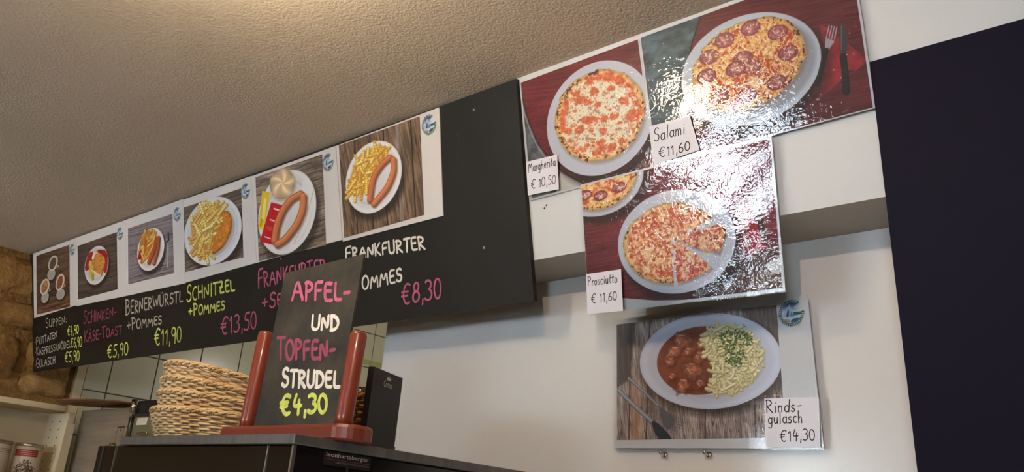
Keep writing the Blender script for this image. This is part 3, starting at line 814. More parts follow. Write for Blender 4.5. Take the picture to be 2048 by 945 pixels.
#@@MENU
# ------------------------------------------------------------------ the long menu blackboard
BO = 0.012   # board stands this far off the fascia
BOARD = Plane(FASCIA.at(0, 0, BO), FASCIA.U, FASCIA.V)
uR, vT = BOARD.uv(1032, 160); uR2, vB = BOARD.uv(1068, 603); uL = XL + .002
vT = 0.6035
mb = thing('menu_blackboard', 'long black menu board with chalk-marker dishes and prices hung under the ceiling', 'menu board', tuple(BOARD.at((uL + uR) / 2, vB)))
G().slab(BOARD, [(uL, vB), (uR2, vB), (uR, vT), (uL, vT)], -.0115, 0).out('board_panel', M_BLACKB, mb)
T = lambda txt, quad, w, m, **k: lettering(BOARD, txt, quad, w, m, mb, **k)
LWID = .0058
lines = [
 ('SUPPEN:', [(92, 657), (134, 646), (133, 631), (92, 639)], .0045, M_INKG),
 ('.FRITTATEN', [(70, 692.5), (114.5, 676), (114, 661), (68.5, 677)], .0042, M_INKG),
 ('€4,90', [(135, 672), (158, 667.5), (158, 650), (136, 654)], .0042, M_INKY),
 ('.KASPRESSKNÖDEL', [(70.5, 713), (142, 695), (142, 679), (69, 697)], .0042, M_INKG),
 ('€6,90', [(141.5, 696), (164.5, 693), (164.5, 674), (142, 677)], .0042, M_INKY),
 ('.GULASCH', [(70, 738), (111, 727), (111, 711), (68.5, 720)], .0042, M_INKG),
 ('€5,90', [(130, 726), (159.5, 721.5), (159.5, 701), (131, 705)], .0042, M_INKY),
 ('SCHINKEN-', [(167, 649), (234, 633), (233, 613), (168, 623)], .005, M_INKM),
 ('KÄSE-TOAST', [(169, 685), (244, 669), (244, 649), (169, 661)], .005, M_INKM),
 ('€5,90', [(215, 717), (257, 709), (257, 686), (216, 691)], .0052, M_INKY),
 ('BERNERWÜRSTL', [(252, 631), (366, 603), (366, 579), (252, 600)], .0055, M_INKG),
 ('+POMMES', [(255, 662), (324, 648), (324, 630), (255, 638)], .0055, M_INKG),
 ('€11,90', [(309.5, 692), (363.5, 684), (364, 654), (310, 660)], .0055, M_INKY),
 ('SCHNITZEL', [(374, 604), (470, 581), (468, 556), (374, 572)], .0062, M_INKY),
 ('+POMMES', [(378, 633), (450, 620), (450, 600), (378, 610)], .0058, M_INKY),
 ('€13,50', [(442, 669), (514, 658), (514, 625), (443, 634)], .0058, M_INKP),
 ('FRANKFURTER', [(517, 576), (652, 546), (650, 513), (516, 539)], .0058, M_INKP),
 ('+SEMMEL', [(525, 618), (632, 599), (632, 570), (525, 589)], .0058, M_INKP),
 ('FRANKFURTER', [(692, 520), (851, 498), (848, 467), (691, 495)], .006, M_INKW),
 ('+POMMES', [(696, 587), (805, 562), (803, 532), (696, 557)], .006, M_INKW),
 ('€8,30', [(804, 610), (884, 597), (883, 558), (805, 569)], .0056, M_INKP)]
for i, (t, q, w, m) in enumerate(lines): T(t, q, w, m, seed=i + 1)
for x, y in ((948, 220), (968, 496), (562, 518), (281, 586)):
    p = BOARD.px(x, y); G().lathe([(.003, 0), (.003, .0012), (.0018, .002)], p, 10, axis=Matrix((tuple(BOARD.U), tuple(BOARD.V), tuple(BOARD.N))).transposed()).out('screw', M_SCREW, mb)
g = G()
for (x0, y0, x1, y1) in ((918, 268, 917, 300), (915, 262, 912, 276), (914, 300, 913, 318)):
    stroke_ribbon(g, BOARD, [BOARD.uv(x0, y0), BOARD.uv((x0 + x1) / 2 + 1, (y0 + y1) / 2), BOARD.uv(x1, y1)], .0022, .0004)
g.out('scratch', M_EDGE, mb)['label'] = 'thin black scratch marks'

# six printed sheets along the top of the board
SH = Plane(BOARD.at(0, 0, .003), BOARD.U, BOARD.V)
sheets = [
 ('photo sheet of three soup cups on brown wood, leftmost on the menu board', (66, 150, 508, 477), (68, 152, 637, 611), [(73, 512.5), (139, 490), (140.5, 614), (73.7, 630)], (145, 500, 5.5, 12), 1.9),
 ('photo sheet of a ham and cheese toast with red napkin on dark wood', (150, 250, 477, 441), (152, 254, 613, 592), [(155.7, 492.6), (234, 464.7), (235.5, 579.4), (156.4, 600)], (240.5, 468, 6, 13.5), 1.8),
 ('photo sheet of sausages with fries on a lilac-grey table with fork', (250, 366, 441, 398), (254, 370, 592, 567), [(256.4, 457.7), (345.3, 428), (348.4, 546.8), (257, 569.4)], (355, 429, 7, 15), 1.7),
 ('photo sheet of breaded schnitzel with crinkle fries on a white plate', (366, 503, 400, 352), (370, 513, 566, 526), [(367.6, 416), (483, 377), (487.4, 515), (370.5, 545)], (491.5, 383, 8, 17), 1.5),
 ('photo sheet of a bread roll, two sausages, mustard and ketchup sachets', (503, 671, 353, 292), (513, 684, 526, 480), [(511.4, 355), (645, 309), (653, 491), (518, 523)], (656.5, 325, 10, 19), 1.35),
 ('photo sheet of two frankfurters with crinkle fries on a round plate, rightmost of six', (672, 878, 292, 215), (685, 886, 484, 432), [(678, 291.5), (840, 233), (848.6, 430.5), (689, 476.7)], (858.5, 250, 13, 22), 1.25)]
canv = []
for k, (lab, top, bot, ph, em, res) in enumerate(sheets):
    q = [(bot[0], bot[2]), (bot[1], bot[3]), (top[1], top[3]), (top[0], top[2])]
    uv = [SH.uv(*p) for p in q]
    uv[2] = (uv[2][0], min(uv[2][1], .6035)); uv[3] = (uv[3][0], min(uv[3][1], .6035))
    gap = .0012
    uv[0] = (uv[0][0] + gap, uv[0][1]); uv[3] = (uv[3][0] + gap, uv[3][1])
    if k == 0: uv[0] = (max(uv[0][0], XL + .004), uv[0][1]); uv[3] = (max(uv[3][0], XL + .004), uv[3][1])
    root = thing('menu_photo_sheet', lab, 'poster', tuple(SH.at(*uv[0])), 'photo sheets along the menu board')
    G().slab(SH, uv, -.0026, 0).out('paper', M_PAPER, root)
    emblem(SH, em[0], em[1], em[2], em[3], root)
    canv.append((root, Canvas(ph, res, 20 + k)))
# 1 soups
root, c = canv[0]; c.wood((54, 42, 34), (112, 88, 68), 5, -16, 8)
st, _ = c.poly([(73, 622), (141, 596), (141, 616), (73, 632)], 3); n = c.noise(2.2, 2, 14, .5, -16); c.fill((176, 104, 66), st * np.clip((n - .45) * 4, 0, 1) * .8)
for (bx, by, brx, bry, ox, oy, orx, ory, col) in ((103, 549, 8, 12, 106.5, 527, 9.5, 15.5, (92, 80, 66)), (90.5, 595, 7.5, 12, 90, 574, 9.5, 16, (168, 122, 78)), (121.5, 589, 8.5, 11, 120.5, 565, 9, 17, (146, 88, 58))):
    m_, _ = c.ell(bx + 1.5, by + 2, brx * 1.15, bry * 1.1, 2, 3); c.fill((24, 18, 14), m_ * .7)
    m_, _ = c.ell(bx, by, brx, bry, 2); c.fill((172, 164, 158), m_)
    m_, _ = c.ell(ox, oy, orx, ory, 3); c.fill((204, 198, 192), m_)
    m_, r_ = c.ell(ox - .3, oy, orx * .72, ory * .78, 3); n = c.noise(3, 3)[..., None]; c.mixf(m_, np.clip(c.c(col) * (.7 + .6 * n), 0, 1))
    c.stroke([(ox + orx * .9, oy + 4), (ox + orx + 1.8, oy + 6), (ox + orx * .8, oy + 9)], .6, (196, 190, 184))
c.build(SH, 'photo_print', root)
# 2 toast
root, c = canv[1]; c.wood((50, 42, 38), (104, 92, 82), 6, -14, 9)
c.plate(193.5, 531, 24, 39, 5, (204, 200, 202))
for pl, col in (([(177.5, 506), (189, 502), (182, 530), (177.5, 542.5), (169, 541), (173, 520)], (150, 36, 48)), ([(191, 500), (216, 499.5), (216, 536), (211, 549), (206, 540), (203, 512)], (156, 38, 50)),
                ([(198, 503.5), (213.5, 520), (203, 552.5), (184, 541), (183, 517.5)], (196, 134, 66)), ([(177, 524), (184, 520), (186, 540), (189, 558), (184, 561.5), (179, 545)], (206, 172, 84))):
    m_, sd = c.poly(pl, .9, 1); n = c.noise(4, 3)[..., None]; c.mixf(m_, np.clip(c.c(col) * (.78 + .42 * n), 0, 1))
c.stroke([(184, 541), (203, 553)], 1.4, (232, 206, 150)); c.stroke([(213, 520), (203, 552)], 1.0, (150, 84, 36))
c.stroke([(187, 549), (186, 560)], 2.0, (176, 172, 60), shade=.3); c.stroke([(189, 507), (186, 517)], 2.2, (220, 214, 212))
c.build(SH, 'photo_print', root)
# 3 berner
root, c = canv[2]; c.wood((104, 94, 100), (158, 148, 154), 6, -15, 10, .8, gap=(70, 62, 66))
c.plate(302, 499, 27, 43, 6, (212, 208, 210))
m_, _ = c.poly([(281, 478), (277, 516), (273.5, 519), (283, 520), (290, 512), (290, 478)], 1, 1); c.fill((160, 30, 44), m_)
fries(c, [(284, 468), (296, 462), (312, 468), (312, 490), (304, 505), (294, 520), (284, 516), (283, 490)], 60, 4, (8, 14), 1.6, 75, 45, cols=((222, 164, 80), (206, 138, 62), (232, 184, 104), (188, 112, 50)), ridge=0)
sausage(c, [(314, 478), (309, 500), (298, 525)], 3.4, (168, 86, 58), .12); sausage(c, [(318, 475), (316, 500), (308, 527)], 3.2, (176, 92, 62), .12)
c.stroke([(336.5, 480), (335.5, 535)], .7, (176, 170, 176)); c.stroke([(331, 485), (328, 520), (320, 540)], 1.0, (60, 52, 58)); c.stroke([(337, 466), (338, 480), (334, 484)], 1.6, (62, 56, 62))
c.build(SH, 'photo_print', root)
# 4 schnitzel
root, c = canv[3]; c.wood((62, 54, 48), (142, 128, 116), 6, -22, 9); c.plate(426.3, 462.5, 57.5, 69, 10, (208, 210, 216))
m_, sd = c.poly([(450.5, 420), (461, 425), (465.5, 442), (463, 465), (450, 492), (432, 508), (421, 509), (416, 496), (422, 480), (430, 455), (438, 432)], .9, 2)
n = c.noise(3.5, 3)[..., None]; f = c.c((198, 124, 50)) * (.78 + .4 * n) * (1.05 - .3 * np.clip(1 - sd / 5, 0, 1)[..., None]); m2, _ = c.poly([(452, 424), (463, 430), (469, 446), (466, 470), (452, 496), (434, 512), (422, 511)], 5, 2); c.fill((140, 128, 124), m2 * .6); c.mixf(m_, np.clip(f, 0, 1))
fries(c, [(408, 412), (424, 404), (444, 408), (446, 420), (434, 446), (428, 470), (420, 486), (424, 504), (412, 512), (392, 500), (382, 465), (388, 430)], 95, 8, (14, 24), 2.6, 80, 55)
c.build(SH, 'photo_print', root)
# 5 frankfurter with roll
root, c = canv[4]; c.wood((78, 66, 58), (176, 160, 144), 6, -18, 9); c.plate(575, 425, 58, 85, 12, (214, 212, 214))
m_, _ = c.poly([(606, 345), (630, 372), (622, 440), (592, 492), (574, 505), (600, 420)], 1.5, 2); c.fill((226, 226, 230), m_ * .8); c.stroke([(628, 380), (612, 440), (588, 488)], .9, (190, 190, 196))
m_, r_ = c.ell(565, 368, 25, 31, 2); c.fill((150, 130, 112), np.clip((1.15 - c.ell(567, 371, 25, 31, 2)[1]) * 5, 0, 1) * .5)
ang = np.arctan2(c.PY - 366, c.PX - 566); sw = .5 + .5 * np.sin(ang * 5 + r_ * 3.2); f = c.c((226, 196, 156)) * (.88 + .16 * sw[..., None]) * (1.06 - .28 * r_[..., None] ** 3); f = f + (sw[..., None] > .85) * .06; c.mixf(m_, np.clip(f, 0, 1))
m_, sd = c.poly([(525, 382), (541, 386), (528, 461), (517, 458)], .9); c.fill((226, 196, 50), m_); c.stroke([(531, 400), (527, 438)], 3, (238, 222, 120)); c.stroke([(524, 440), (522, 452)], 2, (190, 150, 30))
m_, sd = c.poly([(543, 405), (565, 411), (545, 490), (520, 484)], .9); c.fill((186, 28, 38), m_)
c.stroke([(549, 418), (558, 421)], 1.6, (232, 216, 210)); c.stroke([(541, 440), (550, 443)], 1.4, (222, 200, 194)); c.stroke([(536, 456), (541, 458)], 4.4, (214, 60, 48)); c.stroke([(536, 452), (541, 453)], 1.2, (50, 110, 50)); c.stroke([(530, 474), (541, 478)], 1.2, (224, 190, 186))
sausage(c, [(602, 388), (583, 398), (566, 420), (554, 450), (549, 482)], 6.6); sausage(c, [(607, 393), (606, 420), (594, 450), (572, 478), (555, 489)], 6.6, (204, 124, 78))
c.build(SH, 'photo_print', root)
# 6 frankfurter with fries
root, c = canv[5]
c.wood((70, 54, 42), (152, 126, 102), 6, 80, 9, 1.0, planks=[[(711, 280), (716, 470)], [(741, 268), (748, 458)], [(768, 256), (777, 452)], [(800, 245), (806, 440)], [(822, 238), (832, 434)]])
m_, _ = c.poly([(792, 250), (802, 246), (809, 440), (802, 442)], 2); c.fill((168, 156, 146), m_ * .55)
c.plate(748.7, 355, 56.4, 73, 12, (216, 214, 218))
fries(c, [(716, 316), (732, 300), (756, 294), (778, 304), (764, 322), (752, 340), (748, 366), (738, 378), (716, 394), (700, 390), (700, 360), (710, 334)], 95, 5, (12, 20), 2.5, 70, 60, cols=((240, 206, 104), (232, 186, 80), (246, 220, 134), (222, 166, 70)))
sausage(c, [(782, 315), (764, 331), (747, 358), (741, 402)], 5.4, (194, 112, 72)); sausage(c, [(788.5, 320), (789, 345), (777, 376), (749, 409)], 5.6, (202, 122, 78))
c.build(SH, 'photo_print', root)
#@@POSTERS
# ------------------------------------------------------------------ laminated pizza sheets on the fascia
def label_card(P, quad, root, off=.0072):
    G().slab(P, [P.uv(*q) for q in quad], off - .0006, off).out('label_card', M_CARD, root)


WHITE_RIM = mat('laminate_rim', srgb(206, 208, 212), 0.2, spec=0.5)


def pouch(P, root, quad, off):
    """white sheet back"""
    uv = [P.uv(*q) for q in quad]; G().slab(P, uv[::-1], off - .0014, off).out('paper', WHITE_RIM, root)


def clip_top(quad):
    return quad


# margherita
P1 = Plane(FASCIA.at(0, 0, .0025), FASCIA.U, FASCIA.V)
root = thing('laminated_poster', 'laminated photo of a margherita pizza priced €10,50 beside the blackboard', 'poster', tuple(P1.px(1062, 400)), 'laminated pizza photos on the fascia')
pouch(P1, root, [(1039, 166), (1279, 79), (1311, 337), (1061, 402)], 0)
c = Canvas([(1042, 166), (1276, 79), (1308, 335), (1064, 397)], 1.15, 41)
c.wood((80, 20, 28), (140, 52, 54), 7, -8, 8, .7, gap=(70, 18, 26))
m_, _ = c.poly([(1030, 170), (1042, 182), (1052, 226), (1068, 270), (1090, 310), (1130, 350), (1180, 385), (1170, 410), (1030, 410)], 1.2, 0); n = c.noise(10, 3)[..., None]; c.mixf(m_, np.clip(c.c((92, 92, 98)) * (.6 + .8 * n), 0, 1))
m_, _ = c.poly([(1120, 345), (1160, 366), (1190, 372), (1186, 392), (1110, 400)], 1.5); c.fill((196, 190, 184), m_)
c.stroke(smooth_line([(1042, 180), (1054, 232), (1078, 292), (1120, 340), (1180, 376)], 3), 1.3, (52, 22, 26)); c.stroke(smooth_line([(1040, 184), (1051, 236), (1075, 296), (1118, 345), (1178, 380)], 3), .7, (170, 160, 156))
c.plate(1201, 236.5, 107, 115.5, 17, (196, 198, 212), rim=False)
pizza(c, 1200, 230.5, 90.5, 92.5, 13, 1, (212, 106, 60), (226, 218, 194), .86, (226, 178, 108), cell=13)
_, rr_ = c.ell(1200, 230.5, 90.5, 92.5, 13)
nn = c.noise(9, 3); ring = np.clip((rr_ - .70) * 9, 0, 1) * np.clip((.93 - rr_) * 14, 0, 1) * np.clip((nn - .40) * 7, 0, 1); c.mixf(ring * .9, np.clip(c.c((206, 92, 48)) * (.8 + .5 * c.noise(4, 3)[..., None]), 0, 1))
for (x, y, r0) in ((1188, 182, 9), (1153, 188, 7), (1160, 200, 10), (1176, 203, 8), (1249, 201, 11), (1267, 229, 14), (1196, 208, 6), (1173, 240, 9), (1185, 239, 8), (1210, 236, 8), (1228, 232, 8), (1161, 260, 10), (1136, 262, 9), (1207, 262, 8), (1183, 262, 4), (1205, 283, 6), (1174, 291, 5), (1186, 285, 4), (1134, 215, 5), (1222, 176, 6), (1218, 152, 12), (1240, 160, 10), (1180, 160, 9), (1244, 282, 8), (1226, 292, 7), (1150, 222, 4), (1238, 246, 5)):
    m_, q = c.ell(x, y, r0 * 1.35, r0, r0 * .2); q = q + (c.noise(6, 3) - .5) * 1.5; m_ = np.clip((1 - q) * 3, 0, 1); c.mixf(m_ * .85, np.clip(c.c((212, 96, 52)) * (.78 + .5 * c.noise(3.5, 3)[..., None]), 0, 1))
flecks(c, 1203, 228, 72, 74, 340, 5, [(96, 90, 62), (120, 108, 74), (84, 74, 50)], (.3, .6), (0, 2))
flecks(c, 1200, 228, 76, 78, 60, 6, [(214, 104, 60), (220, 120, 76)], (.8, 2.0), (0, 3))
rr = random.Random(5)
for _ in range(44):
    a = rr.uniform(1.7, 3.9); x = 1200 + 84 * math.cos(a) - 11 * math.sin(a); y = 230 + 86 * math.sin(a); b = rr.uniform(0, 6.28); l = rr.uniform(1, 4); c.stroke([(x, y), (x + l * math.cos(b), y + l * math.sin(b))], .75, (92, 44, 18), soft=.9)
c.build(P1, 'photo_print', root)
label_card(P1, [(1060, 392), (1122, 379), (1118, 310), (1056, 325)], root)
lettering(P1, 'Margherita', [(1061, 346), (1115.5, 331.5), (1115, 314), (1061, 327)], 0.0017, M_INKB, root, .0076, caps=False, seed=41)
lettering(P1, '€ 10,50', [(1066.5, 379), (1116, 367.5), (1116, 350), (1066.5, 361)], 0.0017, M_INKB, root, .0076, caps=False, seed=42)
film(P1, [(1040, 167), (1281, 82), (1312, 339), (1062, 404)], root, M_FILM, .0042, seed=3)
# salami
P2 = Plane(FASCIA.at(0, 0, .0085), FASCIA.U, FASCIA.V)
root = thing('laminated_poster', 'largest laminated pizza photo, salami priced €11,60, with knife and fork on red napkin', 'poster', tuple(P2.px(1313, 330)), 'laminated pizza photos on the fascia')
vtop = .600
def top_at(x_px_bottom, xq, P=P2):   # sheet corner on the ceiling line above
    return None
uvTR = (P2.uv(1715, 0)[0] + .0, vtop); uvTL = (P2.uv(1279, 76)[0], vtop)
def w2p(P, u, v):   # plane point to pixel (to paint the strip that runs past the frame)
    p = P.at(u, v) - np.array([0, 0, CZ]); q = MW.T @ p; return (q[0] / q[2] * F_PX + CC[0], q[1] / q[2] * F_PX + CC[1])
TR_ = w2p(P2, *uvTR); TL_ = w2p(P2, *uvTL)
pouch(P2, root, [TL_, (TR_[0] + 4, TR_[1]), (1751, 216), (1311, 333)], 0)
c = Canvas([(TL_[0] + 3, TL_[1] + 3), (TR_[0], TR_[1] + 3), (1746, 215), (1314, 330)], 1.05, 42)
c.wood((70, 18, 24), (124, 44, 46), 8, -12, 8, .7, gap=(58, 16, 22))
tb = [(1270, 70), (1310, 40), (1408, 20), (1388, 80), (1374, 140), (1374, 200), (1392, 262), (1405, 310), (1300, 345)]
m_, _ = c.poly(tb, 1.2); n = c.noise(26, 4, 1, .5, -25)[..., None]; c.mixf(m_, np.clip(c.c((74, 92, 100)) * (.45 + .9 * n), 0, 1))
c.stroke([(1300, 190), (1365, 160)], 1.2, (120, 130, 134)); c.stroke(smooth_line([(1408, 20), (1386, 85), (1373, 145), (1374, 205), (1392, 262), (1405, 312)], 2), 1.3, (40, 20, 24))
m_, _ = c.poly([(1641, 48), (1664, 60), (1684, 80), (1702, 92), (1735, 122), (1712, 144), (1700, 140), (1676, 168), (1624, 215), (1608, 223), (1628, 186), (1652, 118)], .9); n = c.noise(14, 3)[..., None]; c.mixf(m_, np.clip(c.c((150, 36, 48)) * (.75 + .45 * n), 0, 1))
c.plate(1504.7, 138, 139.5, 114, 31, (190, 196, 206), rim=False)
m_, r_ = c.ell(1512, 142, 122, 100, 38, 8); c.fill((120, 120, 128), m_ * .5)
pizza(c, 1500, 128.6, 114.5, 94.5, 38, 2, (190, 78, 38), (222, 170, 104), .52, (222, 172, 106), shreds=520, cell=9)
for k, (x, y) in enumerate([(1504, 56), (1558, 65), (1452, 80), (1421, 114), (1416, 153), (1579, 106), (1556, 165), (1507, 133), (1489, 117), (1443, 194), (1497, 191), (1474, 138)]): salami(c, x, y, 20, 16, k)
flecks(c, 1500, 130, 95, 80, 190, 9, [(248, 226, 176), (240, 200, 130)], (.6, 1.1), (3, 7), 30)
# fork and knife
for k in range(4): c.stroke([(1660 + k * 5, 51 + k * 1.3), (1654 + k * 5.5, 78)], 1.0, (176, 176, 180))
m_, _ = c.poly([(1653, 76), (1673, 82), (1664, 92), (1658, 104), (1652, 104), (1652, 92)], .8, 1); c.fill((164, 164, 168), m_)
c.stroke([(1655, 100), (1648, 124), (1638, 168)], 4.6, (40, 26, 26), shade=.5)
m_, _ = c.poly([(1684, 40), (1692, 52), (1697, 80), (1694, 112), (1681, 106), (1680, 70)], .8, 1); c.fill((62, 60, 62), m_); c.stroke([(1684, 52), (1684, 100)], 1.0, (100, 98, 98))
c.stroke([(1688, 114), (1692, 150), (1694, 184)], 7.0, (30, 28, 28), shade=.4)
c.build(P2, 'photo_print', root)
label_card(P2, [(1311, 331), (1403, 301), (1383, 233), (1302, 254)], root)
lettering(P2, 'Salami', [(1312.5, 285), (1374, 268), (1374, 244), (1312, 259)], 0.0019, M_INKB, root, .0076, caps=False, seed=43)
lettering(P2, '€11,60', [(1322, 317), (1384.5, 301), (1383, 284), (1322, 297)], 0.0019, M_INKB, root, .0076, caps=False, seed=44)
film(P2, [(TL_[0] - 1, TL_[1]), (TR_[0] + 5, TR_[1]), (1752, 217), (1310, 335)], root, M_FILM, .0042, seed=5, n=(60, 40))
# prosciutto
P3 = Plane(FASCIA.at(0, 0, .0145), FASCIA.U, FASCIA.V)
root = thing('laminated_poster', 'laminated photo of a sliced prosciutto pizza priced €11,60, overlapping the other two', 'poster', tuple(P3.px(1180, 630)), 'laminated pizza photos on the fascia')
pouch(P3, root, [(1161, 370), (1543, 272), (1571, 582), (1179, 630)], 0)
c = Canvas([(1163, 373), (1540, 277), (1565, 576), (1179, 624)], 1.12, 43)
c.wood((92, 22, 32), (146, 58, 62), 8, -10, 8, .75, gap=(80, 20, 28))
m_, _ = c.poly([(1455, 535), (1500, 515), (1570, 480), (1575, 590), (1390, 610), (1400, 575)], 1.5); n = c.noise(12, 4)[..., None]; c.mixf(m_, np.clip(c.c((88, 54, 48)) * (.6 + .8 * n), 0, 1))
m_, _ = c.poly([(1505, 550), (1540, 538), (1575, 520), (1575, 590), (1490, 590)], 1.5); wv = .5 + .5 * np.sin(c.PX * .9 + np.sin(c.PY * 1.2) * 1.5) * np.sin(c.PY * 1.1); c.mixf(m_, c.c((110, 72, 44)) * (.6 + .7 * wv[..., None]))
m_, _ = c.poly([(1530, 531), (1565, 512), (1566, 545), (1545, 547)], 1); c.fill((196, 188, 184), m_)
m_, _ = c.poly([(1474, 425), (1500, 400), (1528, 460), (1531, 500), (1474, 508)], .9); c.fill((164, 44, 56), m_); m_, _ = c.poly([(1500, 395), (1516, 402), (1532, 470), (1524, 486)], 2); c.fill((60, 46, 44), m_ * .85)
c.stroke([(1476, 435), (1488, 470), (1498, 506)], 1.3, (196, 190, 186)); c.stroke([(1482, 434), (1494, 470), (1502, 503)], 1.1, (110, 90, 86))
c.plate(1190, 350, 96, 84, 8, (196, 196, 208), rim=False); pizza(c, 1193, 345, 80, 76, 8, 5, (200, 92, 50), (234, 192, 124), .55, (226, 180, 114))
for k, (x, y) in enumerate([(1238, 375), (1201, 392), (1170, 391)]): salami(c, x, y, 14, 11, 30 + k)
m_, _ = c.poly([(1163, 606), (1178, 580), (1245, 598), (1310, 604), (1385, 601), (1385, 640), (1163, 640)], 1); 
c.plate(1353, 484, 117.5, 104, 8, (198, 200, 212), rim=False)
cut = np.zeros(c.PX.shape)
for pl in ([(1341, 481), (1440, 428), (1470, 440), (1470, 560), (1340, 590), (1347, 575)], ):
    m_, _ = c.poly(pl, .8); cut = np.maximum(cut, m_)
pizza(c, 1343, 487, 97, 81, 8, 6, (204, 98, 64), (230, 180, 132), .5, (224, 178, 116), mask=1 - cut, shreds=240)
sl = np.zeros(c.PX.shape)
for pl in ([(1349, 478), (1400, 462), (1440, 447), (1450, 450), (1451, 470), (1446, 484), (1437, 508), (1396, 499)], [(1351, 484), (1390, 508), (1423, 535), (1412, 545), (1385, 558), (1360, 567), (1353, 568), (1349, 520)]):
    ms, _ = c.poly([(x + 3, y + 4) for x, y in pl], 4); c.fill((130, 120, 124), ms * .6); m_, _ = c.poly(pl, .8, 1); sl = np.maximum(sl, m_)
pizza(c, 1353, 484, 103, 90, 8, 7, (206, 92, 62), (232, 184, 140), .46, (222, 178, 112), mask=sl)
flecks(c, 1398, 480, 42, 20, 60, 12, [(196, 90, 90), (244, 214, 180), (176, 70, 60)], (.8, 2), (1, 5)); flecks(c, 1375, 525, 20, 28, 40, 13, [(196, 90, 90), (244, 214, 180), (176, 70, 60)], (.8, 2), (1, 5))
flecks(c, 1310, 490, 55, 62, 240, 14, [(198, 92, 92), (188, 76, 60), (244, 214, 170), (230, 160, 90)], (.8, 2.2), (1, 6))
m_, _ = c.poly([(1176, 600), (1248, 597), (1310, 602), (1384, 600), (1384, 640), (1170, 640)], 1); c.fill((206, 206, 204), m_)
c.build(P3, 'photo_print', root)
label_card(P3, [(1179, 629), (1250, 622), (1246, 539), (1176, 549)], root)
lettering(P3, 'Prosciutto', [(1180, 572), (1239, 565.5), (1239, 546), (1180, 555)], 0.0017, M_INKB, root, .0076, caps=False, seed=45)
lettering(P3, '€ 11,60', [(1187, 607.5), (1238, 600.5), (1238, 583), (1187, 589)], 0.0017, M_INKB, root, .0076, caps=False, seed=46)
film(P3, [(1159, 367), (1544, 270), (1573, 585), (1177, 633)], root, M_FILM, .0045, seed=8, n=(60, 44), amp=.001)
# goulash, hanging lower on the white wall, standing on two little hooks
gt = math.radians(1.0)
o4 = WALL.at(0, .19); P4 = Plane((0, YW - .014, o4[2]), (1, 0, 0), (0, -math.sin(gt), math.cos(gt)))
root = thing('laminated_poster', 'laminated photo of beef goulash with noodles priced €14,30, lowest on the white wall', 'poster', tuple(P4.px(1230, 895)))
pouch(P4, root, [(1229, 640), (1615, 592), (1647, 898), (1227, 897)], 0)
c = Canvas([(1233.8, 650), (1553, 610.7), (1572, 876), (1234.5, 881)], 1.15, 44)
c.wood((112, 98, 94), (196, 182, 178), 6, 84, 5, 1.3, planks=[[(1262, 640), (1258, 885)], [(1300, 640), (1292, 885)], [(1500, 610), (1512, 880)], [(1412, 630), (1410, 885)]], gap=(70, 50, 44))
m_, _ = c.poly([(1230, 640), (1272, 640), (1264, 720), (1258, 760), (1230, 780)], 4); c.fill((66, 58, 58), m_ * .75); m_, _ = c.poly([(1460, 600), (1560, 600), (1575, 700), (1520, 660)], 8); c.fill((84, 70, 68), m_ * .6)
m_, _ = c.poly([(1262, 770), (1280, 760), (1286, 885), (1262, 885)], 5); c.fill((206, 150, 112), m_ * .4)
# cutlery
c.stroke([(1258, 758), (1290, 786), (1316, 812)], 3.0, (150, 152, 162), shade=.6, hl=.25); m_, _ = c.poly([(1316, 810), (1332, 822), (1352, 840), (1344, 858), (1334, 862), (1322, 845)], 1.2, 2); c.fill((92, 92, 100), m_)
for k in range(4): c.stroke([(1338 + k * 4, 857 - k * 4.5), (1354 + k * 4.5, 862 - k * 5)], 1.0, (110, 108, 114))
c.stroke([(1238, 782), (1262, 806), (1306, 846)], 4.4, (158, 162, 172), shade=.6, hl=.2); m_, _ = c.poly([(1302, 842), (1312, 844), (1334, 864), (1346, 882), (1322, 884), (1308, 866)], 1, 1); c.fill((50, 54, 64), m_)
c.plate(1422, 723, 142, 96, 5, (192, 198, 216), sh=(.05, .1), rim=True)
ms, _ = c.ell(1402, 722, 88, 68.5, 6); clipm = np.clip((1440 - c.PX) / 4, 0, 1)
n = c.noise(14, 4)[..., None]; c.mixf(ms * clipm, np.clip(c.c((126, 68, 48)) * (.78 + .4 * n), 0, 1)); 
mn, _ = c.ell(1450, 722, 76, 66, 6)
noo = [(1418, 656), (1470, 652), (1512, 676), (1524, 712), (1512, 752), (1480, 782), (1438, 790), (1420, 782), (1430, 740), (1412, 704), (1400, 676)]
for k, (x, y, r0) in enumerate([(1362, 681, 20), (1348, 704, 16), (1384, 740, 23), (1366, 770, 19), (1340, 724, 12), (1402, 688, 16), (1344, 754, 11), (1398, 714, 15), (1376, 704, 12), (1400, 768, 12)]):
    wob = (c.noise(11, 3) - .5) * 1.1
    m_, q = c.ell(x + 3, y + 4, r0 * 1.15, r0, 2, 4); q = q + wob; c.fill((88, 34, 20), np.clip((1 - q) * 3, 0, 1) * .65)
    m_, q = c.ell(x, y, r0 * 1.1, r0 * .9, 3, 2); q = q + wob; f = c.c((162, 96, 72)) * (1.12 - .5 * np.clip(q, 0, 1)[..., None]) + (c.noise(4, 3)[..., None] - .5) * .3; c.mixf(np.clip((1 - q) * 4, 0, 1), np.clip(f, 0, 1))
    c.stroke([(x - r0 * .4, y - r0 * .1), (x - r0 * .1, y + r0 * .3)], 1.2, (206, 160, 146), soft=2.2); c.stroke([(x - r0 * .2, y - r0 * .5), (x + r0 * .3, y - r0 * .45)], 1.0, (214, 172, 156), soft=2.0)
m_, _ = c.poly(noo, 2, 2); c.fill((208, 198, 150), m_)
rr = random.Random(8)
def inpoly(p, x, y):
    ins = False
    for i in range(len(p)):
        a = p[i]; b = p[(i + 1) % len(p)]
        if (a[1] <= y) != (b[1] <= y) and x < a[0] + (y - a[1]) * (b[0] - a[0]) / (b[1] - a[1]): ins = not ins
    return ins
k = 0
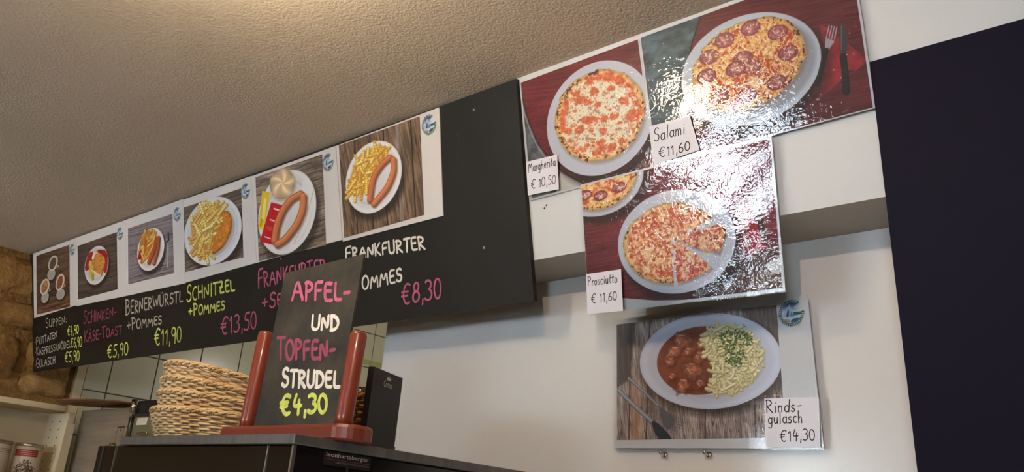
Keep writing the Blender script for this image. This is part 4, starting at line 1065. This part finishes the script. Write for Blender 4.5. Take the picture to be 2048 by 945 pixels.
while k < 250:
    x = rr.uniform(1398, 1526); y = rr.uniform(650, 792)
    if not inpoly(noo, x, y): continue
    k += 1; a = rr.uniform(-.9, .9) + (1.57 if rr.random() < .35 else 0); l = rr.uniform(6, 14); b = a + rr.uniform(-1.3, 1.3)
    pts = smooth_line([(x - l * math.cos(a), y - l * math.sin(a) * .8), (x, y), (x + l * math.cos(b), y + l * math.sin(b) * .8)])
    c.stroke(pts + np.array([.8, 1.3]), 3.0, (172, 158, 108), soft=2.0); c.stroke(pts, rr.uniform(2.4, 3.4), rr.choice([(230, 224, 176), (220, 210, 156), (238, 234, 196), (224, 216, 166)]), shade=.25, hl=.08)
flecks(c, 1470, 682, 34, 22, 190, 15, [(52, 84, 40), (74, 104, 48), (40, 66, 34), (100, 124, 60)], (.8, 1.7), (0, 3.5)); flecks(c, 1470, 716, 24, 16, 100, 16, [(52, 84, 40), (74, 104, 48), (40, 66, 34)], (.8, 1.6), (0, 3))
flecks(c, 1470, 700, 56, 54, 110, 17, [(60, 92, 46), (84, 108, 56)], (.5, 1), (0, 2))
c.build(P4, 'photo_print', root)
emblem(P4, 1583, 627, 24, 27.5, root, words=True)
label_card(P4, [(1535, 896), (1644, 896), (1641, 796), (1532, 799)], root)
lettering(P4, 'Rinds-', [(1536, 827), (1607, 825), (1607, 801), (1536, 802)], 0.0019, M_INKB, root, .0076, caps=False, seed=47)
lettering(P4, 'gulasch', [(1540, 849), (1609, 848), (1608, 824), (1540, 826)], 0.0019, M_INKB, root, .0076, caps=False, seed=48)
lettering(P4, '€14,30', [(1563.5, 885), (1634, 882), (1633, 860), (1563.5, 863)], 0.0019, M_INKB, root, .0076, caps=False, seed=49)
film(P4, [(1228, 638), (1617, 590), (1650, 901), (1226, 900)], root, M_FILM2, .0042, seed=9, n=(50, 36), amp=.0003)
for k, x in enumerate((1323, 1411)):
    p = WALL.px(x + 8, 911); h = thing('wall_hook', 'small chrome hook under the goulash photo, ' + ('left one' if k == 0 else 'right one'), 'hook', tuple(p))
    G().lathe([(.006, 0), (.006, .003), (.003, .005)], p, 12, axis=Matrix(((1, 0, 0), (0, 0, -1), (0, 1, 0)))).out('backplate', M_CHROME, h, True)
    G().tube([p + np.array(q) for q in ((0, -.002, 0), (0, -.012, 0), (0, -.018, .002), (0, -.020, .006))], [.0032, .0032, .0034, .0038], 10).out('prong', M_CHROME, h, True)

# navy panel leaning at the right
pn = np.array([-.46, 1.335 - .004, CZ + .8015]); pb = np.array([-.46, 1.44 - .004, CZ + .144])
NV = Plane(pn, (1, 0, 0), pn - pb)
uq = [NV.uv(1740, 127), NV.uv(2048, 38), NV.uv(1836, 945)]
h0 = -1.18
tag(G().slab(NV, [(uq[0][0], h0), (1.25, h0), (1.25, 0), (uq[0][0], 0)], -.012, 0).out('navy_panel', M_NAVY, loc=tuple(NV.at(.4, h0))), 'large dark navy blue panel covering the right end of the wall', 'panel')
#@@LEFT
# ------------------------------------------------------------------ black appliance with steel top
ZP = CZ + .113
AX0, AX1, AY0, AY1 = -1.712, -1.085, .748, 1.46
ap = thing('black_appliance', 'black counter appliance with steel top carrying baskets and the strudel sign', 'appliance', ((AX0 + AX1) / 2, AY0 + .3, .95))
G().box((AX0, AY0, .95), (AX1, AY1, ZP - .015), .002).out('housing', M_BLACK, ap)
G().box((-1.612, AY0 - .008, ZP - .0145), (AX1 + .009, AY1, ZP), .0012).out('top_plate', M_STEEL_D, ap)
for (x0, x1, m) in ((-1.637, -1.6345, M_ALU), (-1.1495, -1.147, M_ALU), (AX1 - .003, AX1 + .001, M_ALU), (-1.690, -1.684, M_EDGE)):
    G().box((x0, AY0 - .0016, .96), (x1, AY0 + .004, ZP - .0155)).out('seam_strip', m, ap)
G().box((AX1 - .001, .845, .96), (AX1 + .0012, .849, ZP - .0155)).out('seam_strip', M_EDGE, ap)
for k, x in enumerate((-1.700, -1.672, -1.64, -1.622)):
    g = G(); g.lathe([(.012, 0), (.012, .002), (.006, .005), (.006, .0075)], (x, AY0 + .02 + .01 * (k % 2), ZP - .0155), 10)
    g.out('bolt', M_CHROME if k % 2 == 0 else M_BLACKM, ap)
SIDE = Plane((AX1 + .0005, 0, CZ), (0, 1, 0), (0, 0, 1))
plq = [SIDE.uv(*p) for p in ((645, 933), (741, 943), (741, 918), (647, 899))]
ymin, ymax = SIDE.uv(648, 902)[0], SIDE.uv(741, 920)[0]; zt = SIDE.uv(648, 901)[1]; zb = SIDE.uv(645, 930)[1]
bd = G().slab(SIDE, [(ymin, zb), (ymax, zb), (ymax, zt), (ymin, zt)], 0, .002).out('nameplate', M_BLACKM, ap)
def side_text(t, a, b, z0, z1, m):
    return font_text(SIDE, t, [(a, z0), (b, z0), (b, z1), (a, z1)], m, bd, .0026)
L_ = ymax - ymin; H_ = zt - zb
side_text('leonhartsberger', ymin + .04 * L_, ymin + .94 * L_, zb + .52 * H_, zb + .9 * H_, M_PRW)
G().slab(SIDE, [(ymin + .04 * L_, zb + .42 * H_), (ymax - .03 * L_, zb + .42 * H_), (ymax - .03 * L_, zb + .46 * H_), (ymin + .04 * L_, zb + .46 * H_)], .002, .0026).out('lettering', M_PRR, bd)
side_text('GROSSKÜCHENTECHNIK', ymin + .25 * L_, ymax - .03 * L_, zb + .2 * H_, zb + .34 * H_, M_PRG)

# ------------------------------------------------------------------ strudel sign
SX, SY = -1.231, .840
sg = thing('chalkboard_stand', 'small slate sign reading Apfel- und Topfenstrudel between two reddish wooden posts', 'sign', (SX, SY, ZP))
lean = math.radians(2.0)
STD = Plane((SX, SY, ZP + .024), (1, 0, 0), (0, math.sin(lean), math.cos(lean)))
# stadium base
pts = []
hl, rd = .150, .034
for a in np.linspace(-90, 90, 13): pts.append((hl + rd * math.cos(math.radians(a)), rd * math.sin(math.radians(a))))
for a in np.linspace(90, 270, 13): pts.append((-hl + rd * math.cos(math.radians(a)), rd * math.sin(math.radians(a))))
V = []; lv = [(-.0025, 0), (0, .003), (0, .019), (-.003, .0235), (-.006, .0245)]
for (ins, z) in lv:
    for (x, y) in pts:
        s = 1 + ins / rd; xx = (abs(x) - hl) * s + hl if abs(x) > hl else abs(x); V.append((SX + math.copysign(xx, x), SY + y * s, ZP + z))
k = len(pts); Fs = [tuple(range(k))[::-1], tuple(range((len(lv) - 1) * k, len(lv) * k))] + [(i * k + j, i * k + (j + 1) % k, (i + 1) * k + (j + 1) % k, (i + 1) * k + j) for i in range(len(lv) - 1) for j in range(k)]
obj('base', V, Fs, M_MAHOG_X, sg, False)
BW = (-1.342 - SX, -1.120 - SX)
for x, top in ((-1.366 - SX, .172), (-1.100 - SX, .148)):
    p0 = STD.at(x, -.004); p1 = STD.at(x, top - .006); 
    d = (p1 - p0) / np.linalg.norm(p1 - p0)
    G().tube([p0, p0 + d * .02, p1, p1 + d * .004, p1 + d * .006], [.0135, .0135, .0135, .012, .009], 20).out('post', M_MAHOG, sg, True)
G().slab(STD, [(BW[0], -.002), (BW[1], -.002), (BW[1], .282), (BW[0], .279)], -.002, .002).out('slate_board', M_SLATE, sg)
SB = Plane(STD.at(0, 0, .002), STD.U, STD.V)
for i, (t, q, w, m) in enumerate([
 ('APFEL-', [(585, 601), (701, 601), (701, 566), (585, 558)], .0062, M_INKP), ('UND', [(623, 659), (677, 661), (678, 629), (624, 632)], .0062, M_INKW),
 ('TOPFEN-', [(555, 720), (671, 718), (671, 680), (555, 676)], .0064, M_INKM), ('STRUDEL', [(564, 774), (679, 776), (680, 742), (566, 738)], .0062, M_INKW),
 ('€4,30', [(561, 830), (655, 825), (655, 790), (561, 792)], .0068, M_INKY)]):
    lettering(SB, t, q, w, m, sg, .0005, seed=60 + i, small=.9)

# ------------------------------------------------------------------ black card holder with logo
d_ = np.array([-.36, .93, 0]); d_ /= np.linalg.norm(d_)
CP = Plane((-1.243, 1.0, ZP), d_, (0, 0, 1))
cs = thing('table_display', 'slim black upright display with a small white crown and Corona lettering', 'display', tuple(CP.at(.055, 0)))
zt = .2685 - .113
G().slab(CP, [(0, 0), (.112, 0), (.112, zt), (0, zt)], -.012, 0).out('panel', M_BLACKM, cs)
cw = CP.uv(777, 766)
font_text(CP, 'Corona', [(cw[0] - .018, zt - .028), (cw[0] + .016, zt - .028), (cw[0] + .016, zt - .016), (cw[0] - .018, zt - .016)], M_PRW, cs, .0006)
g = G(); cx = cw[0]
for dx, hgt in ((-.006, .0045), (-.002, .006), (.002, .006), (.006, .0045)): g.slab(CP, [(cx + dx - .0018, zt - .013), (cx + dx + .0018, zt - .013), (cx + dx, zt - .013 + hgt)], 0, .0006)
g.slab(CP, [(cx - .007, zt - .0145), (cx + .007, zt - .0145), (cx + .007, zt - .013), (cx - .007, zt - .013)], 0, .0006)
g.out('crown_emblem', M_PRW, cs)
G().box((-.004, -.006, 0), (.004, .006, .018), .001, Matrix.Translation(Vector(CP.at(.113, .01, -.006)))).out('clip', M_MAHOG_X, cs)

# ------------------------------------------------------------------ wicker baskets, each woven around upright stakes
def basket_mesh_parts(a, b, h, rows, stakes, m, root, flare=1.28, nexp=2.5, thick=.0030, seed=1):
    r = random.Random(seed)

    def P(th, t, off=0.0):
        s = (1 + (flare - 1) * (t ** .8)); c_, s_ = math.cos(th), math.sin(th)
        x = a * s * math.copysign(abs(c_) ** (2 / nexp), c_); y = b * s * math.copysign(abs(s_) ** (2 / nexp), s_)
        l = math.hypot(x, y); return np.array([x + x / l * off, y + y / l * off, h * t]) + wloc(root)
    amp = .0034; seg = stakes * 4
    g = G()
    for i in range(rows):
        t = (i + .5) / rows; z = r.uniform(-.006, .006)
        ph = math.pi * (i % 2); pts = [P(2 * math.pi * k / seg, t + z * math.sin(2 * math.pi * k / seg * 2 + i), amp * math.sin(stakes * math.pi * k / seg * 1.0 + ph)) for k in range(seg)]
        g.tube(pts, h / rows * .54, 6, closed=True)
    w = g.out('weave', m, root, True); stuff(w)
    g = G()
    for k in range(stakes):
        th = 2 * math.pi * (k + .0) / stakes; g.tube([P(th, t, 0) for t in (0, .25, .5, .75, 1.0)], .0021, 5)
    st_ = g.out('stakes', m, root, True); stuff(st_)
    # braided rim: three strands winding round each other, and loops over the edge
    g = G()
    for s in range(3):
        pts = []
        for k in range(stakes * 8):
            th = 2 * math.pi * k / (stakes * 8); q = th * stakes / 3 * 1.0 + s * 2.094
            p = P(th, 1.0, .0032 * math.cos(q)); p[2] += .002 + .0032 * math.sin(q); pts.append(p)
        g.tube(pts, .0027, 5, closed=True)
    for k in range(stakes):
        th = 2 * math.pi * (k + .5) / stakes; dth = 2 * math.pi / stakes * .8
        g.tube([P(th - dth / 2, .93, .003), P(th - dth / 3, 1.02, .004), P(th, 1.06, .003), P(th + dth / 3, 1.02, .004), P(th + dth / 2, .93, .003)], .0015, 5)
    rim = g.out('rim', m, root, True)
    g = G(); n = 40; V = [P(2 * math.pi * k / n, 0, -.001) for k in range(n)]; V2 = [v + np.array([0, 0, .003]) for v in V]
    g.add(V + V2, [tuple(range(n))[::-1], tuple(range(n, 2 * n))] + [(i, (i + 1) % n, n + (i + 1) % n, n + i) for i in range(n)])
    g.out('woven_base', m, root)


def copy_tree(root, name, label, loc, rot, scale=1.0, group=None):
    c = root.copy(); c.name = name; COL.objects.link(c); c.location = loc; c.rotation_euler = rot; c.scale = (scale,) * 3; c['label'] = label
    if group: c['group'] = group
    for ch in root.children:
        d = ch.copy(); COL.objects.link(d); d.parent = c
    return c


jx, jy = -1.485, 1.185
bx, by = -1.575, .916
GB = 'bread baskets stacked left of the strudel sign'
b0 = thing('wicker_basket', 'bottom wicker basket of the left stack, its whole woven side in view', 'basket', (bx, by, ZP + .0005), GB)
basket_mesh_parts(.106, .084, .055, 12, 42, M_WICK, b0, flare=1.24)
rz = math.radians(68)
b0.rotation_euler = (0, 0, rz)
stack = [('second wicker basket from the bottom of the left stack', (.002, .002, .026), 3.5), ('third wicker basket from the bottom of the left stack', (.004, .0, .047), 5.5),
         ('topmost wicker basket of the left stack, rim tilted down to the right', (.004, -.002, .072), 7.5)]
for lab, dl, dg_ in stack:
    e = (Matrix.Rotation(math.radians(dg_), 3, Vector((-.86, .51, 0))) @ Matrix.Rotation(rz + .02 * dg_, 3, 'Z')).to_euler()
    copy_tree(b0, 'wicker_basket', lab, (bx + dl[0], by + dl[1], ZP + dl[2]), e, 1.0, GB)
bx2, by2 = -1.398, 1.072
GB2 = 'baskets between the strudel sign and the black display'
b1 = thing('wicker_basket', 'lower small brown wicker basket right behind the strudel sign, rim flaring out', 'basket', (bx2, by2, ZP + .0005), GB2)
basket_mesh_parts(.053, .053, .048, 10, 24, M_WICK2, b1, flare=1.38, nexp=2, seed=5)
copy_tree(b1, 'wicker_basket', 'upper small brown wicker basket right behind the strudel sign', (bx2 - .004, by2, ZP + .052), (.04, .02, .5), .88, GB2).scale = (.86, .86, 1.35)
jr = thing('glass_bowl', 'clear glass bowl rim showing above the small right-hand baskets', 'bowl', (jx, jy, ZP))
pr = [(.045, .0), (.056, .006), (.062, .06), (.066, .125), (.0685, .150), (.066, .152), (.063, .125), (.059, .06), (.053, .009), (.01, .008)]
G().lathe(pr, np.array([jx, jy, ZP + .0005]), 36).out('bowl_body', M_GLASS, jr, True)

# ------------------------------------------------------------------ shelf unit, cans, round board, steel appliances at far left
sh = thing('shelf_unit', 'cream open shelf unit with rows of peg holes against the stone wall', 'shelf', (-3.85, .9, 0.0))
SXB, SXF, SY0, SY1 = -3.985, -3.765, .25, 1.52
G().box((SXB, SY0, CZ + .330), (SXF, SY1 - .04, CZ + .352), .001).out('top_board', M_MELA, sh)
G().box((SXB, SY0, .02), (SXB + .012, SY1, CZ + .330)).out('back_panel', M_MELA, sh)
G().box((SXB + .012, SY1 - .022, .02), (SXF, SY1, CZ + .330), .001).out('side_panel', M_MELA, sh)
G().box((SXB + .012, SY0, .02), (SXF, SY0 + .022, CZ + .330), .001).out('side_panel', M_MELA, sh)
for z in (CZ + .035, CZ - .35, CZ - .75, .1): G().box((SXB + .012, SY0 + .022, z), (SXF - .01, SY1 - .022, z + .02), .001).out('shelf_board', M_MELA, sh)
G().box((SXF, SY1 - .030, .02), (SXF + .018, SY1 + .004, CZ + .285), .001).out('front_post', M_MELA, sh)
g = G()
for z in np.arange(CZ + .07, CZ + .31, .032):
    for x in (SXB + .07, SXF - .07): g.lathe([(.0032, 0), (.0032, .0012)], (x, SY1 - .0220, z), 8, axis=Matrix(((1, 0, 0), (0, 0, -1), (0, 1, 0))))
stuff(g.out('peg_holes', M_HOLE, sh))
def can(x, y, label, band, beans):
    z0 = CZ + .0555; H = .1265; r = .051
    t = thing('food_can', label, 'can', (x, y, z0), 'cans on the cream shelf')
    G().lathe([(r, 0), (r, H - .002)], (x, y, z0), 40).out('can_body', M_CANW, t, True)
    G().lathe([(r + .001, 0), (r + .002, .002), (r + .002, .010), (r + .0005, .0115), (r - .001, .013)], (x, y, z0 + H - .002), 40).out('lid', M_TIN, t, True)
    yaw0 = math.degrees(math.atan2(-y, -x))

    def patch(a0, a1, z_0, z_1, m, name, off=.0004):
        V = []; n = 14
        for i in range(n + 1):
            a = math.radians(yaw0 + a0 + (a1 - a0) * i / n)
            for zz in (z_0, z_1): V.append((x + (r + off) * math.cos(a), y + (r + off) * math.sin(a), z0 + zz))
        return obj(name, V, [(2 * i, 2 * i + 2, 2 * i + 3, 2 * i + 1) for i in range(n)], m, t)
    patch(*band[1], H - .040, H - .014, band[0], 'printed_band')
    rr = random.Random(3)
    for k in range(3):
        V = []; Fs = []; a = -46
        while a < 40:
            w = rr.uniform(3, 9); b0_ = len(V)
            for aa in (a, a + w):
                q = math.radians(yaw0 + (aa + (0 if not band[2] else 60))); 
                for zz in (H - .021 - k * .007, H - .0185 - k * .007): V.append((x + (r + .0008) * math.cos(q), y + (r + .0008) * math.sin(q), z0 + zz))
            Fs.append((b0_, b0_ + 2, b0_ + 3, b0_ + 1)); a += w + 1.5
        obj('small_print', V, Fs, M_CANP if not band[2] else M_PRG, t)
    if beans:
        V = []; Fs = []
        for k in range(260):
            a = rr.gauss(0, 24); zz = max(0, rr.gauss(.035, .022)); 
            if zz > .083 - abs(a) * .0009 or abs(a) > 52: continue
            q = math.radians(yaw0 + a); s = rr.uniform(.0012, .003); b0_ = len(V); th = rr.uniform(0, 3.14)
            for i in range(6):
                e = i * math.pi / 3; dx = s * 1.5 * math.cos(e); dz = s * math.sin(e); du = dx * math.cos(th) - dz * math.sin(th); dv = dx * math.sin(th) + dz * math.cos(th)
                qq = q + du / r; V.append((x + (r + .0006 + k * 4e-6) * math.cos(qq), y + (r + .0006 + k * 4e-6) * math.sin(qq), z0 + zz + dv))
            Fs.append(tuple(range(b0_, b0_ + 6)))
        stuff(obj('bean_print', V, Fs, M_CANB, t))
can(-3.845, 1.408, 'white can with a red band and brown flecks, nearer the cream side panel', (M_CANR, (-58, 44), False), True)
can(-3.845, 1.290, 'white can with an orange band, at the left edge of the view', (M_CANO, (-40, 10), True), False)

rb = thing('round_board', 'thin round wooden board lying on the steel box beside the shelf unit', 'board', (-3.605, 1.535, CZ + .3535))
ax, ay, az = -3.605, 1.535, CZ + .3600
n = 48; R0 = .19
g = G(); V = []
for (rr_, z) in ((.125, 0.0), (.149, .005), (.155, .009), (.153, .012), (.14, .0125)):
    for k in range(n): a = 2 * math.pi * k / n; V.append((ax + rr_ * math.cos(a), ay + rr_ * math.sin(a), az + z + rr_ * (.075 * (.39 * math.cos(a) + .92 * math.sin(a)) + .02 * (-.92 * math.cos(a) + .39 * math.sin(a)))))
Fs = [tuple(range(n))[::-1], tuple(range(4 * n, 5 * n))] + [(i * n + j, i * n + (j + 1) % n, (i + 1) * n + (j + 1) % n, (i + 1) * n + j) for i in range(4) for j in range(n)]
obj('board_disc', V, Fs, M_WOODB, rb, True)

sb = thing('steel_cabinet', 'tall brushed steel box with a small hatch, behind the shelf unit', 'appliance', (-3.5, 1.75, .9))
G().box((-3.80, 1.56, .9), (-3.318, 1.95, CZ + .3475), .002).out('housing', M_STEEL, sb)
G().box((-3.43, 1.557, CZ + .12), (-3.375, 1.561, CZ + .272), .001).out('hatch', M_STEEL, sb)
g = G()
for x in (-3.432, -3.377): g.box((x, 1.5555, CZ + .12), (x + .003, 1.5575, CZ + .272))
g.out('hatch_trim', M_CHROME, sb); G().box((-3.432, 1.5550, CZ + .272), (-3.374, 1.5575, CZ + .275)).out('hatch_lip', M_BLACKM, sb)
G().lathe([(.003, 0), (.003, .002)], (-3.404, 1.5555, CZ + .262), 10, axis=Matrix(((1, 0, 0), (0, 0, -1), (0, 1, 0)))).out('lock', M_BLACKM, sb)
ca = thing('coffee_machine', 'olive metal machine with chrome corner rails left of the basket stack', 'appliance', (-3.08, 1.7, .9))
G().box((-3.248, 1.52, .9), (-2.92, 1.90, CZ + .305), .004).out('housing', M_OLIVE, ca)
G().box((-3.248, 1.52, CZ + .313), (-2.92, 1.90, CZ + .362), .004).out('upper_housing', M_BLACKM, ca)
G().box((-3.252, 1.516, CZ + .3045), (-2.916, 1.904, CZ + .3135)).out('joint_band', M_EDGE, ca)
G().tube([(-3.240, 1.512, .92), (-3.240, 1.512, CZ + .303)], .008, 12).out('corner_rail', M_CHROME, ca, True)
G().tube([(-3.233, 1.510, CZ + .315), (-3.233, 1.510, CZ + .365)], .014, 14).out('corner_rail', M_CHROME, ca, True)
G().box((-3.205, 1.5175, CZ + .272), (-3.13, 1.5205, CZ + .298), .0005).out('label_plate', M_CANW, ca)
G().tube(smooth_line([(-3.175, 1.512, CZ + .15), (-3.172, 1.505, CZ + .215), (-3.155, 1.5, CZ + .238), (-3.07, 1.5, CZ + .24)], 2), .0045, 8).out('handle', M_CHROME, ca, True)

# counters that carry these things (below the picture)
tag(G().box((-2.05, .70, 0), (-1.0, YW - .015, .95), .004).out('serving_counter', M_WOODC, loc=(-1.5, 1.1, 0)), 'pale counter below the picture carrying the black appliance', 'counter')
tag(G().box((-3.68, 1.50, 0), (-2.15, 2.0, .9), .004).out('kitchen_counter', M_STEEL, loc=(-2.9, 1.7, 0)), 'steel kitchen counter below the picture carrying the steel box', 'counter')
tag(G().box((-.95, 1.30 + .12, 0), (1.3, YW - .004, .98), .004).out('low_ledge', M_WOODC, loc=(.2, 1.5, 0)), 'pale ledge below the picture at the foot of the navy panel', 'ledge')

# ceiling lamps and pendant that light the room
BULB = emis('lamp_bulb', (1, .72, .42, 1), 120.0)
lp = thing('ceiling_lamp', 'small warm ceiling lamp just above the picture', 'lamp', (-1.22, .52, ZC))
G().lathe([(.05, 0), (.05, .018), (.02, .022)], (-1.22, .52, ZC - .022), 24).out('canopy', M_CHROME, lp, True)
lp2 = thing('pendant_lamp', 'warm pendant lamp hanging behind the viewer', 'lamp', (-2.35, -1.3, ZC))
G().tube([(-2.35, -1.3, ZC - .01), (-2.35, -1.3, 2.11)], .004, 6).out('cord', M_BLACKM, lp2)
G().lathe([(.03, .06), (.11, .0), (.108, .0), (.028, .058)], (-2.35, -1.3, 2.06), 24).out('lamp_shade', M_CHROME, lp2, True)
G().lathe([(.01, 0), (.03, .02), (.03, .04), (.012, .065)], (-2.35, -1.3, 1.96), 20).out('bulb', BULB, lp2, True).visible_shadow = True
# marks on the fascia and wall: nail holes, dried glue
g = G()
for x, y in ((1089, 417), (1093, 411)): p = FASCIA.px(x, y); g.lathe([(.0022, -.0005), (.0022, .0006)], p, 8, axis=Matrix((tuple(FASCIA.U), tuple(FASCIA.V), tuple(FASCIA.N))).transposed())
struct(g.out('trim_3', M_EDGE))['label'] = 'two nail holes in the white fascia'
